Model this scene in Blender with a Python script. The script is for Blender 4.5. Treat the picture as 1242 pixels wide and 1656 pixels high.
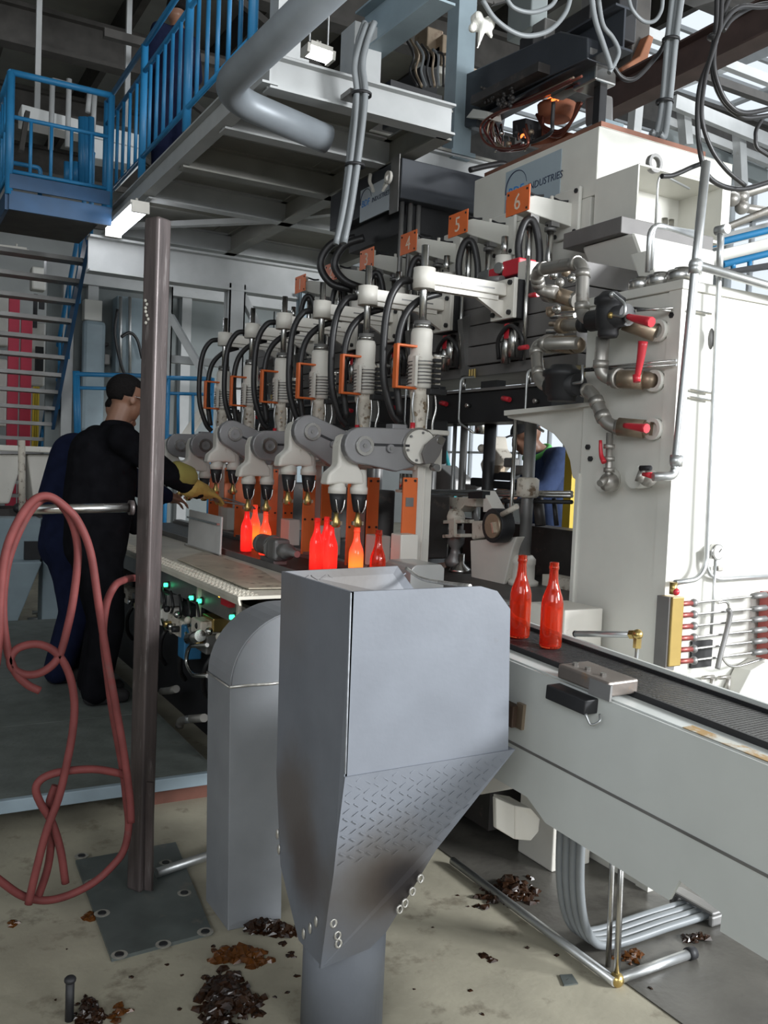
import bpy, bmesh, math, random
from mathutils import Vector, Matrix, Quaternion
for o in list(bpy.data.objects): bpy.data.objects.remove(o)
scene = bpy.context.scene
COL = scene.collection
rnd = random.Random(7)
V = Vector
# ------------------------------------------------------------------ camera
YAW, PITCH, ROLL, FPX, CAMH = .51383, -.05176, .04109, 1452.6, 1.6
_f = V((math.sin(YAW)*math.cos(PITCH), math.cos(YAW)*math.cos(PITCH), math.sin(PITCH)))
_r0 = V((math.cos(YAW), -math.sin(YAW), 0)); _u0 = _r0.cross(_f)
_r = _r0*math.cos(ROLL) + _u0*math.sin(ROLL); _u = _u0*math.cos(ROLL) - _r0*math.sin(ROLL)
CAM = V((0, 0, CAMH))
cd = bpy.data.cameras.new('camera'); cam = bpy.data.objects.new('camera', cd); COL.objects.link(cam)
cd.sensor_fit = 'VERTICAL'; cd.sensor_height = 36; cd.lens = 36*FPX/1656; cd.clip_start = .05; cd.clip_end = 200
m = Matrix.Identity(4)
for i in range(3):
    m[i][0], m[i][1], m[i][2], m[i][3] = _r[i], _u[i], -_f[i], CAM[i]
cam.matrix_world = m
scene.camera = cam
def Q(px, py, x=None, y=None, z=None, d=None):
    """photo pixel (1242x1656 frame) -> point on the plane x=, y= or z= of the place"""
    v = _f + _r*((px-621)/FPX) - _u*((py-828)/FPX)
    t = d if d is not None else (x/v.x if x is not None else (y/v.y if y is not None else (z-CAMH)/v.z))
    return CAM + v*t
def QL(pts, **k): return [Q(a, b, **k) for a, b in pts]
# ------------------------------------------------------------------ light
w = bpy.data.worlds.new('world'); scene.world = w; w.use_nodes = True
bg = w.node_tree.nodes['Background']; bg.inputs[0].default_value = (.84, .92, 1, 1); bg.inputs[1].default_value = 1.1
def area(name, loc, aim, sx, sy, power, col=(1, 1, 1)):
    l = bpy.data.lights.new(name, 'AREA'); l.shape = 'RECTANGLE'; l.size = sx; l.size_y = sy; l.energy = power; l.color = col
    o = bpy.data.objects.new(name, l); COL.objects.link(o); o.location = loc
    o.rotation_euler = (V(aim)-V(loc)).to_track_quat('-Z', 'Y').to_euler(); return o
area('daylight_side_window', (7.0, -4.0, 3.5), (1.8, 2.4, 1.1), 2.6, 1.1, 1250, (.95, .98, 1))
area('added_front_fill', (3.0, -8.6, 3.9), (2.2, 4.0, 1.6), 4.0, 3.0, 380, (.95, .98, 1))  # added fill that brightens the shadowed machine front
area('added_left_fill', (-5.2, -5.0, 4.6), (2.5, 3.2, 1.4), 5.0, 3.0, 330, (.95, .98, 1))  # added fill from the left, lifts the side faces
area('daylight_roof_light', (7.5, 5.5, 7.6), (4.5, 4.5, 1), 4.0, 6.0, 260, (.93, .97, 1))
vs = scene.view_settings; vs.view_transform = 'Standard'; vs.look = 'None'; vs.exposure = -.06; vs.gamma = 1; vs.use_curve_mapping = False
# ------------------------------------------------------------------ materials
def nod(nt, t, **k):
    n = nt.nodes.new(t)
    for a, b in k.items(): setattr(n, a, b)
    return n
MATS = {}
def mat(name, c, rough=.5, metal=0, var=.12, scale=5, dirt=None, dirt_amt=.3, dscale=9, bump=0, bscale=60, stretch=(1, 1, 1), emit=None, estr=0, trans=0, ior=1.45, spec=.5, coat=0):
    mt = bpy.data.materials.new(name); mt.use_nodes = True; nt = mt.node_tree; b = nt.nodes['Principled BSDF']
    b.inputs['Roughness'].default_value = rough; b.inputs['Metallic'].default_value = metal
    b.inputs['Specular IOR Level'].default_value = spec; b.inputs['Coat Weight'].default_value = coat
    tc = nod(nt, 'ShaderNodeTexCoord'); mp = nod(nt, 'ShaderNodeMapping'); mp.inputs['Scale'].default_value = stretch
    nt.links.new(tc.outputs['Object'], mp.inputs[0])
    n = nod(nt, 'ShaderNodeTexNoise'); n.inputs['Scale'].default_value = scale; n.inputs['Detail'].default_value = 5
    nt.links.new(mp.outputs[0], n.inputs['Vector'])
    r = nod(nt, 'ShaderNodeValToRGB'); e = r.color_ramp.elements
    e[0].position, e[1].position = .3, .7
    e[0].color = tuple(max(0, v*(1-var)) for v in c)+(1,); e[1].color = tuple(min(1, v*(1+var)) for v in c)+(1,)
    nt.links.new(n.outputs['Fac'], r.inputs[0]); out = r.outputs[0]
    if dirt:
        n2 = nod(nt, 'ShaderNodeTexNoise'); n2.inputs['Scale'].default_value = dscale; n2.inputs['Detail'].default_value = 7; n2.inputs['Roughness'].default_value = .65
        nt.links.new(mp.outputs[0], n2.inputs['Vector'])
        r2 = nod(nt, 'ShaderNodeValToRGB'); a = r2.color_ramp.elements
        a[0].position = .72-dirt_amt*.5; a[1].position = a[0].position+.12; a[0].color = (0, 0, 0, 1); a[1].color = (1, 1, 1, 1)
        nt.links.new(n2.outputs['Fac'], r2.inputs[0])
        mx = nod(nt, 'ShaderNodeMix', data_type='RGBA'); nt.links.new(r2.outputs[0], mx.inputs[0])
        nt.links.new(out, mx.inputs[6]); mx.inputs[7].default_value = tuple(dirt)+(1,); out = mx.outputs[2]
    nt.links.new(out, b.inputs['Base Color'])
    if bump:
        n3 = nod(nt, 'ShaderNodeTexNoise'); n3.inputs['Scale'].default_value = bscale; n3.inputs['Detail'].default_value = 4
        nt.links.new(mp.outputs[0], n3.inputs['Vector'])
        bp = nod(nt, 'ShaderNodeBump'); bp.inputs['Strength'].default_value = bump; bp.inputs['Distance'].default_value = .01
        nt.links.new(n3.outputs['Fac'], bp.inputs['Height']); nt.links.new(bp.outputs[0], b.inputs['Normal'])
    if emit: b.inputs['Emission Color'].default_value = tuple(emit)+(1,); b.inputs['Emission Strength'].default_value = estr
    if trans: b.inputs['Transmission Weight'].default_value = trans; b.inputs['IOR'].default_value = ior
    MATS[name] = mt; return mt
WHITE = mat('machine_white_paint', (.70, .67, .61), .42, dirt=(.35, .29, .22), dirt_amt=.12, dscale=14, var=.06)
CREAM = mat('cream_sheet_metal', (.66, .65, .60), .45, var=.05, dirt=(.42, .38, .32), dirt_amt=.06, dscale=5)
OILY = mat('oil_stained_white', (.62, .57, .49), .45, dirt=(.16, .11, .07), dirt_amt=.34, dscale=22, var=.12)
CONV = mat('conveyor_grey_white', (.58, .60, .58), .42, var=.04, dirt=(.45, .43, .38), dirt_amt=.04)
HOPPER = mat('blue_grey_primer', (.165, .178, .205), .5, var=.1, dirt=(.16, .16, .17), dirt_amt=.1, dscale=11, bump=.05)
DUCT = mat('grey_duct_paint', (.225, .235, .25), .5, var=.1, dirt=(.36, .31, .25), dirt_amt=.1, dscale=6, bump=.04)
STEEL = mat('bright_steel', (.55, .54, .52), .25, 1, var=.15)
GALV = mat('galvanised_pipe', (.55, .56, .56), .38, .85, var=.12, scale=12)
IRON = mat('cast_iron_grey', (.23, .225, .22), .45, .5, var=.18)
PIPE = mat('pipe_fitting_grey', (.40, .38, .35), .4, .75, var=.15, dirt=(.2, .15, .11), dirt_amt=.15)
BRONZE = mat('oxidised_bronze', (.33, .26, .19), .42, .7, var=.2, dirt=(.18, .12, .09), dirt_amt=.25)
BRASS = mat('brass', (.55, .40, .15), .3, .9, var=.12)
ARMG = mat('takeout_arm_grey', (.25, .245, .25), .38, .35, var=.12)
BEAMG = mat('dark_grey_beam_paint', (.15, .142, .138), .5, .1, var=.15, dirt=(.2, .12, .09), dirt_amt=.08)
BLACK = mat('black_paint', (.016, .016, .018), .55, var=.3)
BOXBLK = mat('black_box_sheet', (.05, .055, .065), .35, .2, var=.1)
RUBBER = mat('black_rubber', (.02, .019, .02), .42, var=.2)
CABLE = mat('grey_conduit', (.21, .225, .235), .42, var=.1)
ORANGE = mat('orange_paint', (.74, .155, .035), .45, var=.08, dirt=(.4, .08, .03), dirt_amt=.1)
RED = mat('red_enamel', (.55, .025, .04), .35, var=.12)
BLUE = mat('railing_blue_paint', (.025, .20, .42), .4, var=.1)
BLUED = mat('deep_blue_paint', (.02, .075, .17), .45, var=.15)
POST = mat('rusty_mill_scale_steel', (.085, .068, .066), .42, .35, var=.35, scale=9, stretch=(3, 3, .35), dirt=(.19, .17, .165), dirt_amt=.28, dscale=16, bump=.08)
HOSE = mat('red_rubber_hose', (.165, .042, .04), .6, spec=.25, var=.2, scale=14, dirt=(.12, .06, .055), dirt_amt=.25)
DECKB = mat('platform_edge_blue_grey', (.27, .34, .39), .55, var=.15, dirt=(.2, .22, .22), dirt_amt=.15)
DECKG = mat('platform_top_grey_green', (.125, .14, .13), .6, var=.22, scale=9, dirt=(.1, .1, .09), dirt_amt=.2, bump=.2, bscale=40)
BASEP = mat('baseplate_teal_grey', (.105, .12, .115), .5, .2, var=.25, scale=6, dirt=(.17, .16, .14), dirt_amt=.25)
DEAD = mat('worn_chequer_cream', (.66, .62, .53), .5, var=.12, dirt=(.38, .31, .22), dirt_amt=.2, dscale=12)
OLDPL = mat('old_oily_plate', (.50, .44, .34), .5, var=.2, dirt=(.10, .075, .05), dirt_amt=.32, dscale=9)
CHAIN = mat('conveyor_chain_dark', (.034, .033, .034), .42, .5, var=.25, scale=30, bump=.3, bscale=120)
DARKB = mat('dark_machine_bed', (.055, .05, .048), .5, .3, var=.3, dirt=(.14, .11, .09), dirt_amt=.25)
DECKU = mat('catwalk_underside_grey', (.25, .245, .22), .55, var=.1, dirt=(.2, .17, .13), dirt_amt=.18, dscale=3)
STEELB = mat('structural_pale_grey', (.44, .45, .45), .5, var=.08, dirt=(.3, .28, .25), dirt_amt=.1, dscale=4)
ROOFD = mat('dark_roof_steel', (.065, .06, .055), .7, var=.25)
ROOFS = mat('roof_sheeting', (.30, .30, .28), .7, var=.18, scale=1.5)
WALLG = mat('hall_wall_grey', (.34, .355, .35), .75, var=.12, scale=1.2)
PANELG = mat('panel_grey_green', (.21, .235, .235), .55, var=.1, scale=2)
CONC = mat('pale_concrete', (.33, .305, .235), .7, var=.22, scale=3.2, dirt=(.20, .175, .13), dirt_amt=.3, dscale=7, bump=.12, bscale=45)
CONCD = mat('oily_dark_concrete', (.085, .08, .07), .36, var=.3, scale=4, dirt=(.05, .045, .04), dirt_amt=.34, dscale=5, bump=.15, bscale=40)
PINK = mat('red_pink_strip', (.62, .045, .09), .5, var=.1)
YELLOW = mat('yellow_paint', (.60, .42, .03), .5, var=.1)
NAVY = mat('navy_work_cloth', (.008, .011, .03), .9, spec=.08, var=.2, scale=14, bump=.25, bscale=30)
BLKCL = mat('black_work_cloth', (.006, .006, .0075), .95, spec=.05, var=.3, scale=14, bump=.25, bscale=30)
DENIM = mat('blue_jacket_cloth', (.04, .058, .12), .9, spec=.08, var=.2, scale=14, bump=.25, bscale=30)
GREENC = mat('green_collar_cloth', (.12, .5, .12), .8)
SKIN = mat('skin', (.19, .095, .06), .5, var=.08)
HAIR = mat('short_black_hair', (.008, .007, .007), .9, spec=.1, var=.3, scale=80, bump=.5, bscale=150)
GLOVE = mat('yellow_leather_glove', (.36, .24, .06), .7, var=.2, scale=20, bump=.2)
AMBER = mat('amber_cullet', (.12, .04, .007), .2, trans=.3, var=.5, scale=20, spec=.4)
DARKAMB = mat('dark_brown_cullet', (.022, .009, .004), .22, var=.7, scale=25, spec=.4)
SIGNG = mat('sign_grey_blue', (.34, .41, .46), .45, var=.03)
SIGNW = mat('sign_pale', (.48, .53, .58), .45, var=.03)
LOGOB = mat('logo_blue', (.03, .22, .60), .5, var=.03)
LOGON = mat('logo_navy', (.03, .045, .09), .5, var=.03)
NUMW = mat('number_cream', (.75, .62, .5), .6)
SCORCH = mat('scorched_metal', (.03, .024, .022), .6, var=.3)
WELD = mat('weld_bead', (.62, .6, .56), .35, .7, var=.25, scale=60)
BLUEBOX = mat('blue_valve_block', (.03, .15, .30), .4)
GREYBLUE = mat('grey_blue_sheet', (.26, .33, .37), .5, var=.1)
TUBE = mat('fluorescent_tube', (1, 1, 1), .5, emit=(.92, .95, 1), estr=14)
LEDG = mat('green_lamp', (.05, .9, .4), .4, emit=(.05, 1, .40), estr=3)
LEDA = mat('amber_lamp', (1, .5, .05), .4, emit=(1, .42, .03), estr=5)
LEDR = mat('red_lamp', (1, .1, .05), .4, emit=(1, .1, .05), estr=4)
MOLTEN = mat('molten_glass_glow', (.8, .2, .05), .5, emit=(1, .16, .03), estr=3.2)
def bottle_mat(name, base, e0, e1, s, trans=.75):
    mt = mat(name, base, .08, var=.05, trans=trans, ior=1.3, coat=.3)
    nt = mt.node_tree; b = nt.nodes['Principled BSDF']
    tc = nod(nt, 'ShaderNodeTexCoord'); sp = nod(nt, 'ShaderNodeSeparateXYZ'); nt.links.new(tc.outputs['Generated'], sp.inputs[0])
    r = nod(nt, 'ShaderNodeValToRGB'); e = r.color_ramp.elements
    e[0].position = .05; e[0].color = tuple(v*.7 for v in e0)+(1,); e[1].position = 1.; e[1].color = tuple(v*.22 for v in e0)+(1,)
    k = e.new(.3); k.color = tuple(e1)+(1,); k = e.new(.62); k.color = tuple(e0)+(1,)
    nt.links.new(sp.outputs['Z'], r.inputs[0]); nt.links.new(r.outputs[0], b.inputs['Emission Color']); b.inputs['Emission Strength'].default_value = s
    return mt
BOT_COOL = bottle_mat('amber_bottle_red', (.88, .15, .06), (.5, .012, .008), (.5, .04, .008), .09, .92)
BOT_WARM = bottle_mat('glowing_red_bottle', (.9, .08, .05), (.95, .03, .03), (1, .06, .04), .42, .6)
BOT_HOT = bottle_mat('orange_hot_bottle', (.9, .2, .08), (1, .05, .025), (1, .30, .03), .95, .3)
def scorch(mt, spots):
    """brown heat stains: irregular marks centred on given object-space points"""
    nt = mt.node_tree; b = nt.nodes['Principled BSDF']; src = b.inputs['Base Color'].links[0].from_socket
    tc = nod(nt, 'ShaderNodeTexCoord'); nz = nod(nt, 'ShaderNodeTexNoise'); nz.inputs['Scale'].default_value = 9
    nt.links.new(tc.outputs['Object'], nz.inputs['Vector'])
    for (c, rad, colr, strength) in spots:
        vm = nod(nt, 'ShaderNodeVectorMath', operation='DISTANCE'); nt.links.new(tc.outputs['Object'], vm.inputs[0]); vm.inputs[1].default_value = c
        ad = nod(nt, 'ShaderNodeMath', operation='MULTIPLY_ADD'); nt.links.new(nz.outputs['Fac'], ad.inputs[0]); ad.inputs[1].default_value = rad*.5; nt.links.new(vm.outputs['Value'], ad.inputs[2])
        mr = nod(nt, 'ShaderNodeMapRange', interpolation_type='SMOOTHSTEP'); nt.links.new(ad.outputs[0], mr.inputs[0])
        mr.inputs[1].default_value = rad*.45; mr.inputs[2].default_value = rad*1.25; mr.inputs[3].default_value = strength; mr.inputs[4].default_value = 0
        mx = nod(nt, 'ShaderNodeMix', data_type='RGBA'); nt.links.new(mr.outputs[0], mx.inputs[0]); nt.links.new(src, mx.inputs[6]); mx.inputs[7].default_value = tuple(colr)+(1,)
        src = mx.outputs[2]
    nt.links.new(src, b.inputs['Base Color'])
# ------------------------------------------------------------------ mesh helpers
OFF = {}
def basis(ax):
    ax = V(ax).normalized(); t = V((0, 0, 1)) if abs(ax.z) < .9 else V((1, 0, 0))
    a = ax.cross(t).normalized(); return a, ax.cross(a).normalized(), ax
def smooth_path(pts, res=6, closed=False):
    pts = [V(p) for p in pts]; n = len(pts)
    if n < 3: return pts
    out = []
    rng = range(n if closed else n-1)
    for i in rng:
        p1, p2 = pts[i], pts[(i+1) % n]
        p0 = pts[i-1] if (i > 0 or closed) else p1*2-p2
        p3 = pts[(i+2) % n] if (i+2 < n or closed) else p2*2-p1
        for k in range(res):
            t = k/res; t2, t3 = t*t, t*t*t
            out.append(.5*((2*p1)+(p2-p0)*t+(2*p0-5*p1+4*p2-p3)*t2+(3*p1-p0-3*p2+p3)*t3))
    if not closed: out.append(pts[-1])
    return out
def rounded(pts, r, k=5):
    """polyline with corners rounded (pipe bends)"""
    pts = [V(p) for p in pts]; out = [pts[0]]
    for i in range(1, len(pts)-1):
        a, b, c = pts[i-1], pts[i], pts[i+1]; d1, d2 = (a-b), (c-b)
        q = min(r, d1.length*.49, d2.length*.49); s, e = b+d1.normalized()*q, b+d2.normalized()*q
        for j in range(k+1):
            t = j/k; out.append(s*(1-t)**2+b*2*t*(1-t)+e*t*t)
    out.append(pts[-1]); return out
class MB:
    def __init__(s): s.v = []; s.f = []; s.s = []
    def add(s, vs, fs, sm=False):
        o = len(s.v); s.v += [V(p) for p in vs]
        s.f += [[i+o for i in f] for f in fs]; s.s += ([sm]*len(fs) if isinstance(sm, bool) else sm); return s
    def box(s, a, b):
        x0, x1 = sorted((a[0], b[0])); y0, y1 = sorted((a[1], b[1])); z0, z1 = sorted((a[2], b[2]))
        return s.obox(((x0+x1)/2, (y0+y1)/2, (z0+z1)/2), ((x1-x0)/2, 0, 0), (0, (y1-y0)/2, 0), (0, 0, (z1-z0)/2))
    def obox(s, c, ax, ay, az):
        c, ax, ay, az = V(c), V(ax), V(ay), V(az)
        vs = [c+ax*i+ay*j+az*k for i in (-1, 1) for j in (-1, 1) for k in (-1, 1)]
        return s.add(vs, [[0, 1, 3, 2], [4, 6, 7, 5], [0, 4, 5, 1], [2, 3, 7, 6], [0, 2, 6, 4], [1, 5, 7, 3]])
    def beam(s, a, b, w, h, up=(0, 0, 1)):
        """rectangular bar from a to b, w across, h along up"""
        a, b = V(a), V(b); d = (b-a); sd = d.cross(V(up)); sd = (sd if sd.length > 1e-6 else V((1, 0, 0))).normalized(); u2 = sd.cross(d).normalized()
        return s.obox((a+b)/2, d/2, sd*w/2, u2*h/2)
    def cyl(s, a, b, r, n=14, r2=None, caps=True):
        a, b = V(a), V(b); r2 = r if r2 is None else r2; p, q, _ = basis(b-a)
        ring = [(p*math.cos(2*math.pi*i/n)+q*math.sin(2*math.pi*i/n)) for i in range(n)]
        vs = [a+k*r for k in ring]+[b+k*r2 for k in ring]
        fs = [[i, (i+1) % n, n+(i+1) % n, n+i] for i in range(n)]; sm = [n > 7]*n
        if caps: fs += [list(range(n))[::-1], list(range(n, 2*n))]; sm += [False, False]
        return s.add(vs, fs, sm)
    def ring(s, a, b, r, ri, n=18):
        a, b = V(a), V(b); p, q, _ = basis(b-a); vs = []
        for c, rr in ((a, r), (b, r), (b, ri), (a, ri)):
            vs += [c+(p*math.cos(2*math.pi*i/n)+q*math.sin(2*math.pi*i/n))*rr for i in range(n)]
        fs = []; sm = []
        for k in range(4):
            for i in range(n):
                fs.append([k*n+i, k*n+(i+1) % n, ((k+1) % 4)*n+(i+1) % n, ((k+1) % 4)*n+i]); sm.append(k in (0, 2))
        return s.add(vs, fs, sm)
    def tube(s, pts, r, n=8, closed=False, rfun=None):
        pts = [V(p) for p in pts]; pts = [p for i, p in enumerate(pts) if i == 0 or (p-pts[i-1]).length > 1e-5]
        m_ = len(pts); vs = []; nrm = None
        for i, p in enumerate(pts):
            a = pts[i-1] if (i > 0 or closed) else p; b = pts[(i+1) % m_] if (i+1 < m_ or closed) else p
            t = (b-a).normalized()
            if nrm is None: nrm = basis(t)[0]
            nrm = (nrm-t*nrm.dot(t)); nrm = nrm.normalized() if nrm.length > 1e-6 else basis(t)[0]; bi = t.cross(nrm)
            rr = rfun(i/(m_-1)) if rfun else r
            vs += [p+(nrm*math.cos(2*math.pi*k/n)+bi*math.sin(2*math.pi*k/n))*rr for k in range(n)]
        fs = []; sm = []
        for i in range(m_ if closed else m_-1):
            j = (i+1) % m_
            for k in range(n): fs.append([i*n+k, i*n+(k+1) % n, j*n+(k+1) % n, j*n+k]); sm.append(True)
        if not closed: fs += [list(range(n))[::-1], list(range((m_-1)*n, m_*n))]; sm += [False, False]
        return s.add(vs, fs, sm)
    def lathe(s, c, prof, n=18, axis=(0, 0, 1)):
        c = V(c); p, q, ax = basis(axis); vs = []
        for r, h in prof: vs += [c+ax*h+(p*math.cos(2*math.pi*i/n)+q*math.sin(2*math.pi*i/n))*max(r, 1e-4) for i in range(n)]
        fs = []; sm = []
        for k in range(len(prof)-1):
            for i in range(n): fs.append([k*n+i, k*n+(i+1) % n, (k+1)*n+(i+1) % n, (k+1)*n+i]); sm.append(True)
        fs += [list(range(n))[::-1], list(range((len(prof)-1)*n, len(prof)*n))]; sm += [False, False]
        return s.add(vs, fs, sm)
    def prism(s, poly, vec, sm=False):
        poly = [V(p) for p in poly]; vec = V(vec); n = len(poly)
        vs = poly+[p+vec for p in poly]
        fs = [list(range(n))[::-1], list(range(n, 2*n))]+[[i, (i+1) % n, n+(i+1) % n, n+i] for i in range(n)]
        return s.add(vs, fs, [False, False]+[sm]*n)
    def ball(s, c, r, sc=(1, 1, 1), n=12, m_=8):
        c = V(c); vs = []; fs = []
        for i in range(m_+1):
            a = math.pi*i/m_
            for k in range(n):
                b = 2*math.pi*k/n; vs.append(c+V((math.sin(a)*math.cos(b)*sc[0], math.sin(a)*math.sin(b)*sc[1], math.cos(a)*sc[2]))*r)
        for i in range(m_):
            for k in range(n): fs.append([i*n+k, i*n+(k+1) % n, (i+1)*n+(k+1) % n, (i+1)*n+k])
        return s.add(vs, fs, True)
    def capsule(s, a, b, ra, rb, n=12, flat=None):
        a, b = V(a), V(b); p, q, t = basis(b-a); rings = []
        for k in range(5):
            g = math.pi/2*(1-k/4); rings.append((a-t*ra*math.sin(g), ra*math.cos(g)))
        for k in range(1, 5):
            g = math.pi/2*k/4; rings.append((b+t*rb*math.sin(g), rb*math.cos(g))) if k else None
        rings.insert(5, (b, rb)); vs = []; fs = []
        for c, r in rings: vs += [c+(p*math.cos(2*math.pi*i/n)+q*math.sin(2*math.pi*i/n))*max(r, 1e-4) for i in range(n)]
        for k in range(len(rings)-1):
            for i in range(n): fs.append([k*n+i, k*n+(i+1) % n, (k+1)*n+(i+1) % n, (k+1)*n+i])
        return s.add(vs, fs, True)
    def nut(s, c, ax, r=.012, h=.01):
        c = V(c); ax = V(ax).normalized(); return s.cyl(c, c+ax*h, r, 6)
    def helix(s, c, r, z0, z1, turns, wr, n=5, step=14):
        c = V(c); N = int(turns*step)
        return s.tube([V((c.x+r*math.cos(2*math.pi*i/step), c.y+r*math.sin(2*math.pi*i/step), z0+(z1-z0)*i/N)) for i in range(N+1)], wr, n)
    def build(s, name, material, parent=None, label=None, cat=None, group=None, kind=None, bevel=0, at=None, segs=2):
        off = OFF.get(parent.name) if parent else None
        if off is None:
            if at is not None: off = V(at)
            else:
                xs = [v.x for v in s.v]; ys = [v.y for v in s.v]; zs = [v.z for v in s.v]
                off = V(((min(xs)+max(xs))/2, (min(ys)+max(ys))/2, min(zs)))
        me = bpy.data.meshes.new(name); me.from_pydata([v-off for v in s.v], [], s.f)
        me.polygons.foreach_set('use_smooth', s.s)
        bm = bmesh.new(); bm.from_mesh(me); bmesh.ops.recalc_face_normals(bm, faces=bm.faces); bm.to_mesh(me); bm.free()
        me.materials.append(material)
        o = bpy.data.objects.new(name, me); COL.objects.link(o)
        if parent: o.parent = parent
        else: o.location = off
        OFF[o.name] = off
        tag(o, label, cat, group, kind)
        if bevel:
            b = o.modifiers.new('bevel', 'BEVEL'); b.width = bevel; b.segments = segs; b.limit_method = 'ANGLE'; b.angle_limit = math.radians(40)
        return o
def tag(o, label=None, cat=None, group=None, kind=None):
    if label: o['label'] = label
    if cat: o['category'] = cat
    if group: o['group'] = group
    if kind: o['kind'] = kind
    return o
def thing(name, label, cat, loc, group=None):
    o = bpy.data.objects.new(name, None); COL.objects.link(o); o.location = loc; o.empty_display_size = .05
    OFF[o.name] = V(loc); return tag(o, label, cat, group)
def box(a, b): return MB().box(a, b)
def cyl(*a, **k): return MB().cyl(*a, **k)
def tube(pts, r, n=8, **k): return MB().tube(pts, r, n, **k)
def pipe(pts, r, bend=.05, n=10): return MB().tube(rounded(pts, bend), r, n)
def hosep(pts, r, n=8, res=6): return MB().tube(smooth_path(pts, res), r, n)
def text(s, name, size, origin, right, up, material, parent, depth=.0015, shear=0, align='LEFT'):
    cu = bpy.data.curves.new(name, 'FONT'); cu.body = s; cu.size = size; cu.extrude = depth; cu.shear = shear; cu.align_x = align; cu.resolution_u = 2; cu.offset = .0
    t = bpy.data.objects.new(name, cu); COL.objects.link(t)
    me = bpy.data.meshes.new_from_object(t.evaluated_get(bpy.context.evaluated_depsgraph_get())); bpy.data.objects.remove(t)
    right, up = V(right).normalized(), V(up).normalized(); n = right.cross(up); off = OFF[parent.name]
    for v in me.vertices: c = v.co.copy(); v.co = V(origin)+right*c.x+up*c.y+n*c.z-off
    me.materials.clear(); me.materials.append(material); me.name = name
    o = bpy.data.objects.new(name, me); COL.objects.link(o); o.parent = parent; OFF[o.name] = off; return o
# ================================================================== THE HALL
def pane_mat():
    mt = bpy.data.materials.new('hazy_window_pane'); mt.use_nodes = True; nt = mt.node_tree; nt.nodes.clear()
    o = nod(nt, 'ShaderNodeOutputMaterial'); mx = nod(nt, 'ShaderNodeMixShader'); tr = nod(nt, 'ShaderNodeBsdfTransparent'); tl = nod(nt, 'ShaderNodeBsdfTranslucent')
    n = nod(nt, 'ShaderNodeTexNoise'); n.inputs['Scale'].default_value = 2; mr = nod(nt, 'ShaderNodeMapRange'); mr.inputs[3].default_value = .05; mr.inputs[4].default_value = .2
    nt.links.new(n.outputs['Fac'], mr.inputs[0]); nt.links.new(mr.outputs[0], mx.inputs[0]); tl.inputs[0].default_value = (.95, .97, 1, 1)
    nt.links.new(tr.outputs[0], mx.inputs[1]); nt.links.new(tl.outputs[0], mx.inputs[2]); nt.links.new(mx.outputs[0], o.inputs[0]); return mt
PANE = pane_mat()
box((-7, -9, -.2), (14, 22, 0)).build('floor', CONC, kind='structure')
box((2.07, -2, 0), (4.6, 9.5, .004)).build('floor_oily_strip', CONCD, kind='structure')
ce = box((-7, -9, 8.0), (9.5, 22, 8.1)).build('ceiling', ROOFS, kind='structure')
for y in (7.5, 10.4, 13.3, 16.2, 19.1):
    b = MB(); b.box((-7, y-.12, 7.0), (13, y+.12, 7.06)).box((-7, y-.12, 7.5), (13, y+.12, 7.56)).box((-7, y-.02, 7.06), (13, y+.02, 7.5)); b.build('roof_beam', ROOFD, ce)
    for x in (-2, 3.6, 9.2):
        MB().beam((x, y, 7.0), (x+1.6, y, 6.2), .08, .08).beam((x+1.6, y, 6.2), (x+3.2, y, 7.0), .08, .08).beam((x-1.5, y, 6.2), (x+1.6, y, 6.2), .09, .09).build('truss_brace', ROOFD, ce)
for x in [-6+1.5*i for i in range(11)]: box((x-.05, -9, 7.56), (x+.05, 22, 8.0)).build('purlin', ROOFD, ce)
# translucent roof lights on the right-hand side
t = thing('window_1', None, None, (11.2, 6, 8)); t['kind'] = 'structure'
box((9.5, -1, 8.02), (14, 20, 8.04)).build('pane', PANE, t)
for y in [-1+.75*i for i in range(29)]: box((9.5, y-.03, 7.96), (14, y+.03, 8.02)).build('glazing_bar', STEELB, t)
for x in (9.5, 11, 12.5): box((x-.06, -1, 7.9), (x+.06, 20, 7.96)).build('purlin', STEELB, t)
# walls
wl = MB(); wl.box((-7.2, 3, 3.4), (-7, 22, 7.0))  # front part of the upper band stays open, added for left fill light
for z0, z1 in ((0, 3.4), (7.0, 8)): wl.box((-7.2, -9, z0), (-7, 22, z1))
for y in (-9, -4.2, 3, 8, 13, 21.6): wl.box((-7.2, y, 0), (-7, y+.4, 8))
wl.build('wall_left', WALLG, kind='structure')
box((-7, 22, 0), (14, 22.2, 8)).build('wall_back', WALLG, kind='structure')
wr = MB()
for z0, z1 in ((0, .9), (4.35, 4.6), (7.3, 8)): wr.box((14, -1, z0), (14.2, 22, z1))
for y in (-1, 4, 8, 12, 16, 21.6): wr.box((14, y, 0), (14.2, y+.4, 8))
wr.build('wall_right', WALLG, kind='structure')
for k, (z0, z1) in enumerate(((.9, 4.35), (4.6, 7.3))):
    t = thing('window_%d' % (k+2), None, None, (14.1, 10, z0)); t['kind'] = 'structure'
    box((14.08, -.6, z0), (14.1, 21.6, z1)).build('pane', PANE, t)
    f = MB()
    for y in [-.6+1.1*i for i in range(21)]: f.box((14.04, y-.03, z0), (14.14, y+.03, z1))
    for z in (z0, (z0*2+z1)/3, (z0+2*z1)/3, z1): f.box((14.04, -.6, z-.03), (14.14, 21.6, z+.03))
    f.build('window_frame', STEELB, t)
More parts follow.
